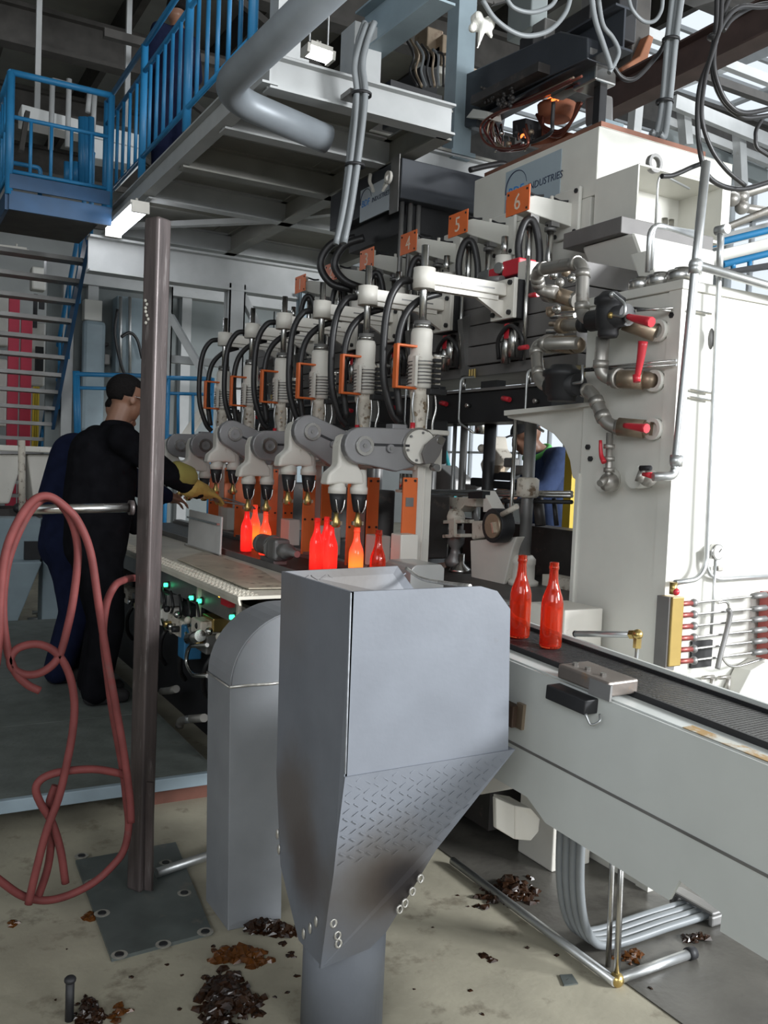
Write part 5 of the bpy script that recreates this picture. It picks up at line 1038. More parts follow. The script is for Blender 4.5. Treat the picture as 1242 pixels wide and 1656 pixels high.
MB().tube(rounded(pts, .04), .0105, 12).build('pipe', GALV, gp2); cyl(pts[0]+V((.0, .02, 0)), pts[0]-V((-.0, .03, 0)), .018).build('open_end', GALV, gp2)
MB().cyl(pts[0], pts[0].lerp(pts[1], .98), .013, 12).build('upper_sleeve', GALV, gp2)
pts = [Q(1166, 372, y=2.40), Q(1242, 340, y=2.40)]; cyl(pts[0], pts[1]+(pts[1]-pts[0])*5, .014).build('side_pipe', PIPE, gp2)
MB().tube(rounded([Q(1142, 890, y=2.39), Q(1143, 925, y=2.39), Q(1160, 937, y=2.39), Q(1300, 928, y=2.39)], .04), .009, 10).build('lower_branch', GALV, gp2)
for py in (505, 633, 645): q = Q(1130, py, y=2.39); MB().cyl(Q(1115, py-3, y=2.40), Q(1150, py+3, y=2.40), .005, 6).build('cable_tie_wire', STEEL, gp2)
MB().ball(Q(1150, 548, y=2.39), .012, (1, 1, 3.4)).build('wire_twist', IRON, gp2)
# pressure gauge
gg = thing('pressure_gauge', 'small white dial pressure gauge above the brass manifold', 'gauge', Q(1160, 915, y=2.38))
q = Q(1162, 893, y=2.37); cyl(q, q+V((0, .03, 0)), .031, n=24).build('case', STEEL, gg); cyl(q+V((0, -.002, 0)), q, .026, n=22).build('dial', WHITE, gg); MB().beam(q+V((0, -.003, 0)), q+V((.013, -.003, .013)), .002, .003).build('needle', BLACK, gg)
cyl(q+V((0, .012, -.03)), q+V((0, .012, -.32)), .006, n=8).build('stem', GALV, gg); box(q+V((.006, .0, -.075)), q+V((.033, .03, -.055))).build('snubber', PIPE, gg, bevel=.004)
# brass manifold with six lines
mn = thing('brass_manifold', 'brass manifold block feeding six thin lines to a second block', 'manifold', Q(1085, 1075, y=2.36))
a, b = Q(1082, 965, y=2.36), Q(1094, 1075, y=2.36); box((a.x, 2.34, b.z), (b.x, 2.40, a.z)).build('brass_block', BRASS, mn, bevel=.003)
a, b = Q(1076, 965, y=2.37), Q(1083, 1082, y=2.37); box((a.x, 2.35, b.z), (b.x, 2.41, a.z)).build('backing_bar', BEAMG, mn)
q = Q(1089, 948, y=2.36); MB().cyl(q-V((0, 0, .03)), q+V((0, 0, .015)), .014, 8).build('elbow', BRASS, mn); MB().ball(Q(1093, 957, y=2.35), .014).build('red_knob', RED, mn)
for k in range(6):
    y0 = 977+k*18.6; y1 = 964+k*17.6+ (3 if k else 0)
    p0, p1, p2, p3 = Q(1094, y0, y=2.35), Q(1122, y0-2, y=2.35), Q(1222, y1, y=2.35), Q(1238, y1-2, y=2.35)
    ln = cyl(p0, p1, .010, n=10).build('valve', mat('copper_red', (.35, .09, .08), .4, .6) if k == 0 else MATS['copper_red'], mn); MB().ball(p1, .016).build('knob', IRON, ln); cyl(p1, p2, .0045, n=7).build('line', STEEL, ln); cyl(p2-V((.02, 0, 0)), p3, .012, n=10).build('end_fitting', IRON, ln)
a, b = Q(1243, 958, y=2.36), Q(1266, 1062, y=2.36); box((a.x, 2.34, b.z), (b.x, 2.40, a.z)).build('second_block', MATS['copper_red'], mn)
hosep(QL([(1178, 985), (1180, 1000), (1165, 1060), (1160, 1082)], y=2.33), .010).build('flat_hose', IRON, mn); hosep(QL([(1160, 975), (1175, 974), (1178, 990), (1168, 1050), (1172, 1070), (1190, 1078), (1232, 1066)], y=2.345), .005).build('loop_line', STEEL, mn)
a, b = Q(1122, 1038, y=2.40), Q(1152, 1078, y=2.40); box((a.x, 2.405, b.z), (b.x, 2.417, a.z)).build('black_plate', BLACK, mn)
tv = thing('twin_taps', 'pair of small black-handled taps on the lower cabinet panel', 'taps', Q(1170, 1125, y=2.38))
for px in (1152, 1178):
    q = Q(px, 1097, y=2.36); MB().cyl(q, q-V((0, 0, .06)), .009, 8).build('tap', PIPE, tv); MB().ball(q-V((0, 0, .062)), .015, (1, 1, 1.4)).build('handle', BLACK, tv)
    cyl(q+V((-.03, .02, 0)), q+V((.03, .02, 0)), .008, n=8).build('cross_pipe', PIPE, tv)
MB().prism(QL([(1215, 1085), (1240, 1070), (1240, 1140), (1195, 1148), (1192, 1130)], y=2.33), (0, .08, 0)).build('corner_bracket', CREAM, cb, bevel=.005)
q = Q(1225, 1150, y=2.36); box((q.x-.02, 2.2, .3), (q.x+.5, 2.40, q.z)).build('dark_box', BLACK, label='black box behind the conveyor at the cabinet foot', cat='box', bevel=.01)
# white box left of nozzle
a = Q(915, 1000, x=2.42); box((2.36, 2.70, .004), (2.56, 2.92, 1.06)).build('white_box', WHITE, label='white box behind the belt beside the end cabinet', cat='box', bevel=.006)
# ---- black box with sign
kb = thing('black_housing', 'black sheet steel housing with a pale company sign, hung below the catwalk', 'housing', (3.6, 6.1, 3.45))
box((3.19, 5.6, 3.49), (4.0, 6.75, 3.77)).build('body', BOXBLK, kb, bevel=.006)
box((3.30, 5.7, 3.30), (3.9, 6.6, 3.49)).build('lower_body', BLACK, kb)
s2 = MB().box((3.18, 5.76, 3.44), (3.19, 6.20, 3.68)).build('sign', SIGNW, kb)
logo(s2, 3.179, 6.195, 3.545, .68, 1, None)
box((3.18, 5.62, 3.40), (3.188, 5.74, 3.80)).build('strap', IRON, kb)
MB().ring((3.12, 5.68, 3.64), (3.14, 5.68, 3.64), .045, .025, 18).build('ring_cap', WHITE, kb); MB().prism([(3.12, 5.72, 3.62), (3.12, 5.76, 3.56), (3.12, 5.69, 3.60)], (.02, 0, 0)).build('cap_ear', WHITE, kb)
MB().tube(smooth_path([(3.17, 6.03, 3.76), (3.16, 6.02, 3.70), (3.17, 6.0, 3.66), (3.165, 5.97, 3.62)], 4), .014, 7).build('tape_tag', WHITE, kb)
for k in range(3): cyl((3.25+.07*k, 5.68, 3.49), (3.25+.07*k, 5.68, 2.66), .018, n=10).build('hanger_rod', IRON, kb)
hosep([(3.2, 6.3, 3.35), (3.05, 6.4, 3.30), (2.98, 6.45, 3.15), (3.05, 6.4, 3.0), (3.2, 6.3, 2.95)], .03, 10).build('hose', RUBBER, kb); hosep([(3.2, 6.15, 3.32), (3.08, 6.25, 3.26), (3.03, 6.3, 3.12), (3.1, 6.25, 3.0), (3.25, 6.2, 2.95)], .03, 10).build('hose', RUBBER, kb)
# ================================================================== OVERHEAD FEEDER MECHANISM
fd = thing('gob_feeder', 'dark steel glass feeder mechanism with glowing orifice hung over the machine', 'feeder', (4.3, 5.2, 3.9))
def qbar(a, b, X, w_, h, m_, name='bar', par=None, X2=None): return MB().beam(Q(*a, x=X), Q(*b, x=X2 or X), w_, h).build(name, m_, par or fd)
ibeam(Q(740, 195, x=4.0), Q(1010, 45, x=4.0), .26, .16, BOXBLK, fd, 'girder')
MB().prism([Q(a, b, x=3.9) for a, b in ((738, 205), (752, 120), (905, 50), (950, 60), (950, 95), (775, 175), (770, 205))], (.25, 0, 0)).build('shear_frame', BOXBLK, fd, bevel=.01)
qbar((770, 165), (880, 110), 3.85, .10, .06, DARKB, 'rail'); qbar((765, 175), (960, 85), 3.95, .06, .05, IRON, 'rail')
MB().prism([Q(a, b, x=3.85) for a, b in ((754, 190), (790, 192), (788, 180), (765, 176))], (.12, 0, 0)).build('white_pad', CREAM, fd)
qbar((900, 150), (965, 110), 4.1, .10, .09, PANELG, 'ram'); cyl(Q(955, 118, x=4.05), Q(968, 111, x=4.05), .05).build('ram_head', IRON, fd)
q = Q(900, 180, x=4.2); MB().lathe(q-V((0, 0, .06)), [(.10, 0), (.13, .03), (.14, .10)], 18).build('orifice_bowl', mat('hot_brick', (.30, .10, .05), .7, var=.2), fd)
MB().ball(q+V((-.04, -.04, .03)), .085, (1, 1, .55)).build('molten_glass', MOLTEN, fd)
q = Q(846, 221, x=4.0); MB().ball(q, .02).build('glow_spark', MOLTEN, fd)
mat('copper_tube', (.20, .065, .045), .35, .7)
for k in range(0):
    o_ = k*7; MB().tube(smooth_path(QL([(960-o_*.4, 118+o_), (900-o_*.8, 140+o_*.9), (820-o_*.7, 185+o_*.7), (800-o_*.5, 215+o_*.3), (825-o_*.3, 240), (860-o_*.2, 232)], x=3.9+.04*k), 5), .014, 7).build('copper_pipe', BRONZE, fd)
for k in range(3): MB().tube(smooth_path(QL([(868+5*k, 185), (880, 205+4*k), (905, 212+4*k), (925, 195), (935+3*k, 165)], x=4.1), 5), .012, 7).build('copper_pipe', MATS['copper_tube'], fd)
MB().tube(smooth_path(QL([(895, 165), (893, 195), (890, 215), (860, 230), (845, 225)], x=3.95), 5), .014, 7).build('black_cable', RUBBER, fd)
box((3.55, 3.97, 3.56), (4.4, 5.1, 3.60)).build('rusty_tray', mat('rusty_tray_metal', (.20, .09, .06), .6, .3, var=.3), fd)
for px, py, dx, dy, X, m_ in ((690, 110, 20, 8, 4.6, CREAM), (650, 160, 30, 12, 4.4, BLACK), (700, 90, 14, 14, 4.6, BRONZE), (680, 70, 10, 12, 4.5, BRONZE), (735, 135, 16, 8, 4.8, BRONZE), (840, 20, 18, 22, 4.9, PANELG), (870, 55, 10, 14, 4.5, IRON), (850, 85, 10, 22, 4.4, BLACK), (920, 70, 30, 25, 4.6, BLACK), (960, 40, 20, 45, 4.8, IRON), (945, 120, 18, 8, 4.0, STEEL), (935, 100, 20, 8, 4.1, BRONZE), (1000, 80, 18, 70, 5.0, ROOFD), (985, 30, 14, 30, 4.7, BLACK)):
    a, b = Q(px-dx, py-dy, x=X), Q(px+dx, py+dy, x=X); box((X, a.y, b.z), (X+.18, b.y, a.z)).build('casting', m_, fd, bevel=.012)
for k in range(9): p0 = (655+k*9, 60+4*k); MB().tube(smooth_path(QL([p0, (p0[0]+14-k, 90), (p0[0]+8, 115), (p0[0]+20-2*k, 140)], x=4.3), 4), .012, 6).build('hanging_hose', (RUBBER, BRONZE, CABLE)[k % 3], fd)
mat('dull_red_tube', (.15, .035, .03), .35, .5)
for k in range(10):
    r = rnd.uniform
    j = lambda a, s=5: a+r(-s, s)
    pts = [(j(930, 12), j(128, 8)), (j(860), j(160)), (j(805), j(185)), (j(780+3*k, 4), j(205)), (j(786+3*k, 4), j(228)), (j(815), j(242, 3)), (j(850), j(232)), (j(848, 3), j(205))]
    MB().tube(smooth_path(QL(pts[:8-(k % 3)], x=3.85+.03*k), 5), .009, 6).build('copper_pipe', (MATS['copper_tube'], MATS['dull_red_tube'], BRONZE)[k % 3], fd)
for k in range(8):
    a = (775+k*12, 200+(k*17) % 35); MB().ball(Q(a[0], a[1], x=3.95), .022).build('fitting', (STEEL, BRONZE, BLACK)[k % 3], fd)
    cyl(Q(a[0], a[1]-12, x=3.95), Q(a[0]+2, a[1]+12, x=3.95), .008, n=6).build('stud', (STEEL, BLACK)[k % 2], fd)
MB().prism(QL([(828, 195), (850, 190), (850, 220), (828, 222)], x=4.0), (.15, 0, 0)).build('dark_sleeve', BLACK, fd, bevel=.01)
MB().prism(QL([(868, 205), (925, 215), (915, 228), (858, 236)], x=4.15), (.1, 0, 0)).build('guard_sheet', MATS['hot_brick'], fd)
MB().prism(QL([(945, 158), (975, 150), (975, 200), (945, 205)], x=4.2), (.1, 0, 0)).build('grey_housing', IRON, fd, bevel=.02)
mb5 = MB()
for k in range(60): mb5.ball(Q(rnd.uniform(778, 830), rnd.uniform(140, 172), x=3.84), rnd.uniform(.008, .02), (1, 1, 1), 5, 4)
mb5.build('greasy_chain', DARKB, fd, kind='stuff')
# two dark runway beams along the hall above the feeder
rb = thing('runway_beam', 'dark brown crane runway beam crossing high over the feeder', 'beam', (6, 6.5, 5))
ibeam(Q(980, 165, x=4.9), Q(1140, 75, x=4.9)+V((0, -1.6, 0)), .24, .16, mat('brown_beam_paint', (.07, .045, .04), .6, var=.25), rb, 'beam')
rb2 = thing('runway_beam', 'dark grey steel beam with a light flange crossing above the cable bundle', 'beam', (2.6, 6, 4.6))
ibeam(Q(590, 62, z=4.45), Q(720, -40, z=4.45), .3, .16, GREYBLUE, rb2, 'beam'); 
a = Q(585, 50, z=4.45); box((a.x-.1, a.y-.1, 4.0), (a.x+.1, a.y+.1, 4.45)).build('stub_column', STEELB, rb2)
pl_ = thing('feeder_column', 'short grey blue column standing on the catwalk girder', 'column', Q(745, 235, y=5.95))
a = Q(738, 230, y=5.95); box((a.x-.06, 5.9, 3.98), (a.x+.10, 6.06, 5.2)).build('post', GREYBLUE, pl_); box((a.x-.09, 5.87, 4.0), (a.x+.13, 6.09, 4.03)).build('foot_plate', GREYBLUE, pl_)
ta, tb = Q(632, 128, y=5.5), Q(715, 155, y=5.5); MB().prism([ta, tb, (tb.x, 5.5, ZD+.0215), (ta.x, 5.5, ZD+.0215)], (0, .1, 0)).build('toe_board', BLACK, label='black toe board along the inner catwalk end', cat='board')
# upper bright bracing on the right
rs = thing('roof_steelwork', 'pale steel joists with braces below the roof lights', 'steelwork', (8.5, 8.5, 6))
for a, b, Y, h in (((1090, 165), (1242, 228), 8.0, .16), ((1075, 195), (1242, 262), 8.3, .10), ((1010, 40), (1242, 130), 7.0, .10), ((1000, 140), (1242, 40), 8.6, .14), ((1000, 170), (1242, 80), 9.0, .18)):
    p0, p1 = Q(*a, y=Y), Q(*b, y=Y); MB().beam(p0, p1+(p1-p0)*.3, .08, h).build('joist', STEELB, rs)
for a, b in (((1030, 160), (1022, 250)), ((1105, 175), (1110, 235)), ((1195, 215), (1200, 330))): MB().beam(Q(*a, y=8.2), Q(*b, y=8.2), .12, .12).build('hanger', STEELB, rs)
a, b = Q(1080, 232, y=8.6), Q(1180, 330, y=8.6)
MB().prism(QL([(1078, 205), (1242, 275), (1242, 300), (1078, 235)], y=8.5), (0, .1, 0)).build('gutter', PANELG, rs)
bm2 = thing('rear_duct', 'pale grey duct with pipe valves behind the galvanised pipe', 'duct', Q(1200, 380, y=6.0))
MB().prism(QL([(1140, 385), (1900, 195), (1900, 215), (1140, 405)], y=6.0), (0, .4, 0)).build('duct', STEELB, bm2)
MB().prism(QL([(1085, 320), (1180, 310), (1180, 390), (1085, 400)], y=6.4), (0, .4, 0)).build('housing', PANELG, bm2, bevel=.02)
for a, b, r in (((1175, 322), (1260, 295), .045), ((1195, 335), (1260, 345), .04)): p0, p1 = Q(*a, y=5.6), Q(*b, y=5.6); p1.z = max(p1.z, p0.z); cyl(p0, p1+(p1-p0)*(6 if r > .042 else .6), r).build('pipe', PIPE, bm2)
for px, py in ((1185, 322), (1200, 318), (1200, 335)): q = Q(px, py, y=5.58); MB().ball(q, .065).build('flange', PIPE, bm2)
br = thing('blue_pipes', 'pair of bright blue pipes at the hall side', 'pipes', Q(1200, 410, y=5.0))
for a, b in (((1147, 396), (1300, 358)), ((1168, 428), (1300, 396))): p0, p1 = Q(*a, y=5.0), Q(*b, y=5.0); cyl(p0, p1+(p1-p0)*9, .028).build('pipe', BLUE, br)
for px in (1185, 1212): cyl(Q(px, 422, y=5.0), Q(px+1, 436, y=5.0), .02).build('hanger', BLUE, br)
MB().prism(QL([(1150, 408), (1900, 228), (1900, 254), (1150, 438)], y=5.3), (0, .5, 0)).build('rear_ducting', CREAM, label='cream ducting between the two blue pipes', cat='duct')
MB().prism(QL([(1150, 440), (1900, 315), (1900, 350), (1180, 440)], y=4.6), (0, .3, 0)).build('dark_girder', BLACK, label='dark girder below the blue pipes', cat='girder')
# ---- cables
def bundle(name, label, pts, kw, n, r, m_, sp=.03, ties=(), zmin=0):
    t = thing(name, label, 'cables', Q(*pts[-1], **kw)); c = [Q(*p, **kw) for p in pts]
    for q in c: q.z = max(q.z, zmin)
    for k in range(n):
        o_ = V((math.cos(k*2.4)*sp*(k > 0), math.sin(k*2.4)*sp*(k > 0), rnd.uniform(-.02, .02))); hosep([q+o_*(1+.15*math.sin(j*1.7+k)) for j, q in enumerate(c)], r, 7).build('cable', m_, t)
    for px, py in ties: q = Q(px, py, **kw); MB().ring(q-V((0, 0, .008)), q+V((0, 0, .008)), sp+r*1.4, sp+r*.9, 14).build('tie', BLACK, t)
bundle('cable_bundle', 'hanging bundle of grey flexible conduits tied below the catwalk', [(600, 40), (588, 75), (582, 110), (585, 155), (578, 230), (565, 330), (552, 395)], dict(y=4.93), 5, .019, CABLE, .035, ((585, 153), (574, 268)))
bundle('cable_bundle', 'tied bundle of grey conduits dropping onto the white housing', [(1098, -20), (1088, 60), (1078, 160), (1068, 230), (1058, 268)], dict(y=4.1), 4, .020, CABLE, .026, ((1085, 65), (1075, 165)), 3.69)
q = Q(583, 140, y=4.93); cbn = [o for o in bpy.data.objects if o.name == 'cable_bundle'][0]; box((q.x-.05, 4.965, 3.83), (q.x+.05, 5.099, 3.86)).build('beam_clip', IRON, cbn)
def loop(label, pts, kw, r, m_=RUBBER, res=7):
    if pts[-1][0] > 1280: pts = pts+[(1400, pts[-1][1]-90), (1470, -200), (1490, -500)]   # the off-frame end climbs to the roof steel
    return hosep([Q(p[0], p[1], **kw) for p in pts], r, 9, res).build('cable_loop', m_, label=label, cat='cable', group='hanging cable loops')
K = dict(y=3.2)
loop('thick black cable hanging in a deep bow down to the galvanised pipe top', [(1160, -30), (1158, 40), (1150, 90), (1132, 140), (1128, 200), (1135, 260), (1150, 290), (1185, 305), (1225, 300), (1290, 270)], K, .013)
loop('thick black cable hanging beside the deep bow, crossing to the pipe valves', [(1168, -30), (1165, 40), (1155, 75), (1140, 130), (1135, 190), (1150, 240), (1175, 275), (1205, 300)], dict(y=3.15), .011)
loop('black cable in a wide round loop under the roof light', [(1200, -40), (1178, 0), (1162, 50), (1152, 100), (1160, 145), (1185, 180), (1220, 190), (1300, 165)], dict(y=3.3), .013)
loop('second black cable lying close along the wide round loop', [(1300, -10), (1240, 10), (1195, 12), (1168, 40), (1155, 80), (1158, 125), (1178, 168), (1215, 182), (1300, 150)], dict(y=3.27), .013)
loop('black cable arching across the top corner of the roof light', [(1170, 50), (1185, 30), (1215, 12), (1250, 5), (1310, 8)], dict(y=3.36), .012)
loop('short black cable curl at the hall side', [(1300, 175), (1245, 185), (1228, 200), (1222, 220), (1232, 245), (1300, 262)], dict(y=3.44), .011)
loop('black cable end crossing diagonally from the pipe top', [(1142, 262), (1120, 270), (1090, 283), (1070, 285)], dict(y=3.25), .012)
MB().ball(Q(1153, 60, y=3.2), .03, (1, 1, .6)).build('cable_knot', RUBBER, label='black knotted tie holding the cable loops together', cat='tie')
loop('grey conduit hanging in a wide shallow bow in front of the feeder', [(780, 0), (800, 30), (830, 52), (858, 58), (890, 48), (915, 20), (925, -15)], dict(y=3.9), .013, CABLE)
loop('thin grey conduit bow above the wide one', [(815, -10), (830, 12), (860, 20), (890, 10), (905, -12)], dict(y=3.95), .012, CABLE)
loop('grey conduit hanging beside the black feeder post', [(955, -20), (962, 30), (975, 70), (985, 100), (988, 112)], dict(y=3.9), .015, CABLE)
loop('grey conduit curling up at the feeder post', [(985, 118), (998, 95), (1000, 80), (990, 60), (975, 40), (968, 0)], dict(y=4.0), .013, CABLE)
loop('grey conduit bow near the brown runway beam', [(1015, -10), (1022, 15), (1040, 34), (1058, 34), (1070, 15), (1072, -20)], dict(y=3.9), .011, CABLE)
loop('black cable sagging below the brown runway beam', [(990, 105), (1005, 125), (1025, 128), (1050, 105), (1075, 70), (1085, 20)], dict(y=4.2), .014)
loop('black cable hanging on the grey conveyor box behind the lifting eye', [(760, 275), (790, 268), (815, 265), (830, 275)], dict(y=5.2), .02)
MB().prism(QL([(1005, 110), (1035, 90), (1050, 55), (1058, 60), (1045, 105), (1010, 122)], y=5.2), (0, .1, 0)).build('rusty_spout', mat('rust_orange_metal', (.30, .12, .06), .6, .2, var=.25), fd, bevel=.01)
rp = thing('white_rag', 'pale rag tied to the conduit bow', 'rag', Q(782, 40, y=3.95)); mbr = MB(); c = Q(782, 38, y=3.95)
mbr.capsule(c, c+V((-.03, 0, -.13)), .025, .006); mbr.capsule(c, c+V((.05, 0, -.05)), .025, .012)
for k in range(9): mbr.ball(c+V((rnd.uniform(-.05, .05), rnd.uniform(-.03, .03), rnd.uniform(-.04, .04))), rnd.uniform(.02, .035), (1, .8, .9), 7, 5)
rg = mbr.build('cloth', CREAM, rp); md = rg.modifiers.new('remesh', 'REMESH'); md.mode = 'VOXEL'; md.voxel_size = .009; md = rg.modifiers.new('smooth', 'SMOOTH'); md.iterations = 2
a = Q(972, 190, y=4.6); box((a.x-.02, 4.6, 3.60), (a.x+.04, 4.66, 4.45)).build('post', BLACK, fd); box((a.x+.05, 4.62, 3.60), (a.x+.22, 4.9, 3.95)).build('side_plate', GREYBLUE, fd)
# ================================================================== PEOPLE
def skin_over(mb, name, m_, parent, voxel=.014, it=4, label=None):
    o = mb.build(name, m_, parent, label)
    r = o.modifiers.new('remesh', 'REMESH'); r.mode = 'VOXEL'; r.voxel_size = voxel; r.use_smooth_shade = True
    s = o.modifiers.new('smooth', 'SMOOTH'); s.factor = .5; s.iterations = it
    return o
def chain(mb, pts, rs):
    for (a, b, ra, rb) in zip(pts[:-1], pts[1:], rs[:-1], rs[1:]): mb.capsule(a, b, ra, rb)
    return mb
def hand(mb, wrist, d, side, up, curl=.5, s=1):
    """palm and five separate curled fingers; d = pointing direction, side = towards the thumb, up = back of the hand"""
    w_, d, side, up = V(wrist), V(d).normalized(), V(side).normalized(), V(up).normalized()
    mb.capsule(w_, w_+d*.05*s, .026*s, .03*s)
    for k in (-.03, -.01, .01, .028): mb.capsule(w_+d*.02*s+side*k*.8*s, w_+d*.075*s+side*k*s, .016*s, .0125*s)
    for k, L in ((.033, .072), (.011, .082), (-.011, .076), (-.032, .06)):
        p = w_+d*.08*s+side*k*s; dd = d
        for j in range(3):
            a = curl*(.5+.5*j); dd = (d*math.cos(a)-up*math.sin(a)).normalized(); q = p+dd*L*s*(.45, .32, .23)[j]; mb.capsule(p, q, (.0105-.001*j)*s, (.0095-.001*j)*s, 8); p = q
    p = w_+d*.02*s+side*.03*s; q = p+(d*.6+side*.8)*.038*s; mb.capsule(p, q, .014*s, .012*s, 8); mb.capsule(q, q+(d*.95+side*.15-up*.3)*.032*s, .0115*s, .010*s, 8)
    return mb
def head_on(mb, c, fwd, s=1):
    """skull, jaw, nose, ears, brow for a head centred at c looking along fwd"""
    c, f_ = V(c), V(fwd).normalized(); up = V((0, 0, 1)); up = (up-f_*up.dot(f_)).normalized(); rt = f_.cross(up)
    def e(o, r, sc): 
        m3 = Matrix((rt, f_, up)).transposed(); q = MB().ball((0, 0, 0), 1, (1, 1, 1), 16, 12); mb.add([c+m3@V((o[0]+v.x*r*sc[0], o[1]+v.y*r*sc[1], o[2]+v.z*r*sc[2]))*1 for v in q.v], q.f, q.s)
    k = s
    e((0, -.01*k, .03*k), .092*k, (.84, 1.05, .98)); e((0, .03*k, -.045*k), .066*k, (.88, .95, 1.0)); e((0, .055*k, -.085*k), .035*k, (1.0, .8, .7))
    e((0, .098*k, -.02*k), .018*k, (.75, 1.1, 1.3)); e((0, .088*k, .012*k), .02*k, (2.4, .6, .6)); e((0, .088*k, -.056*k), .016*k, (1.6, .7, .6))
    for sd in (-1, 1): e((.079*k*sd, -.005*k, -.012*k), .024*k, (.42, .8, 1.3)); e((.033*k*sd, .072*k, -.02*k), .022*k, (1, .6, .8))
    return rt, f_, up
# --- worker in black, reaching with a gloved hand
def man_black():
    t = thing('person', 'worker in black overalls reaching over the belt with a yellow gloved hand', 'person', (1.14, 5.32, PZ))
    hip = V((1.10, 5.33, 1.08)); ch_ = V((1.13, 5.31, 1.48)); nk = V((1.20, 5.30, 1.755)); hd = V((1.25, 5.30, 1.925)); fw = V((.93, .30, -.22))
    shR, shL = V((1.19, 5.11, 1.685)), V((1.13, 5.51, 1.685)); elR, wrR = V((1.46, 5.14, 1.50)), V((1.70, 5.26, 1.405)); elL, wrL = V((1.30, 5.62, 1.38)), V((1.42, 5.60, 1.16))
    kR, aR, kL, aL = V((1.16, 5.24, .62)), V((1.10, 5.24, PZ+.09)), V((1.18, 5.44, .62)), V((1.12, 5.46, PZ+.09))
    b = MB(); head_on(b, hd, fw, 1.06); b.capsule(nk-V((.03, 0, .06)), hd-V((.02, 0, .05)), .07, .068)
    chain(b, [hip, ch_, nk-V((0, 0, .08))], [.15, .16, .10]); chain(b, [shR, elR, wrR], [.06, .042, .03]); chain(b, [shL, elL, wrL], [.06, .042, .03]); b.capsule(shR, shL, .06, .06)
    for h, k, a in ((hip+V((0, -.09, 0)), kR, aR), (hip+V((0, .09, 0)), kL, aL)): chain(b, [h, k, a], [.08, .055, .04])
    hand(b, wrL, (.8, -.3, -.3), (0, -1, .2), (.2, 0, 1), .7); hand(b, wrR, (.85, .35, -.3), (-.3, .9, .1), (.2, 0, 1), .5)
    skin_over(b, 'body', SKIN, t, .010, 3)
    c = MB(); c.capsule(hip, ch_, .185, .20).capsule(ch_, nk-V((.03, 0, .12)), .20, .15); c.capsule(shR, shL, .085, .085); c.capsule(hip+V((0, -.07, -.02)), hip+V((0, .07, -.02)), .165, .165)
    c.capsule(V((1.06, 5.30, 1.30)), V((1.08, 5.30, 1.60)), .16, .15)
    chain(c, [shR, elR, wrR-V((.03, .01, 0))], [.09, .07, .058]); chain(c, [shL, elL, wrL-V((.03, 0, 0))], [.09, .07, .058])
    chain(c, [hip+V((0, -.09, -.05)), kR, aR], [.14, .10, .085]); chain(c, [hip+V((0, .09, -.05)), kL, aL], [.14, .10, .085])
    skin_over(c, 'overalls', BLKCL, t, .016, 6)
    k = MB(); k.tube(smooth_path([nk+V((.075*math.cos(a), .075*math.sin(a), .0+.02*math.cos(a+2))) for a in [2*math.pi*i/12 for i in range(12)]], 2, True), .022, 8, True).build('collar', BLKCL, t)
    h = MB(); rt, f_, up = head_on(MB(), hd, fw, 1.06); h.ball((0, 0, 0), .102, (.9, 1.08, 1.0), 22, 18); m3 = Matrix((rt, f_, up)).transposed(); hv = []
    for v in h.v: 
        v2 = v.copy(); 
        lim = -.075 if v.y < -.03 else (-.045 if v.y < .02 else .03)
        if v.z < lim: v2 = V((v.x*.7, v.y*.78, max(v.z, lim)*.9))
        hv.append(hd+m3@V((v2.x*1.02, v2.y*1.04-.018, v2.z+.038)))
    h.v = hv; h.build('hair', HAIR, t)
    ear = hd+rt*.09; hosep([hd+m3@V((.085, -.01, .008)), hd+m3@V((.088, .05, .012)), hd+m3@V((.07, .10, .008))], .0035, 6).build('glasses', STEEL, t)
    for a in (aR, aL): MB().capsule(a+V((-.02, 0, -.0385)), a+V((.16, .02, -.0465)), .05, .042).build('boot', RUBBER, t)
    g = MB(); hand(g, wrR, (.85, .35, -.3), (-.3, .9, .1), (.2, 0, 1), .5, 1.22); g.capsule(wrR-V((.085, .04, -.02)), wrR+V((.01, 0, 0)), .066, .045); skin_over(g, 'glove', GLOVE, t, .006, 2)
    MB().capsule(V((1.52, 5.17, 1.50)), V((1.58, 5.20, 1.485)), .078, .074).build('arm_guard', mat('olive_cloth', (.20, .17, .04), .8, var=.2), t)
    tongs = thing('tongs', 'thin dark iron tongs held by the gloved hand over the bottle', 'tongs', wrR+V((.1, .04, -.05)))
    p = wrR+V((.11, .05, -.05)); hosep([p-V((.04, .02, 0)), p+V((.05, .02, -.02)), p+V((.16, .0, -.035)), p+V((.24, -.03, -.05))], .006, 6).build('jaw', IRON, tongs); hosep([p-V((.04, .01, .01)), p+V((.06, .04, .0)), p+V((.18, .03, -.03)), p+V((.25, -.02, -.06))], .006, 6).build('jaw', IRON, tongs)
man_black()
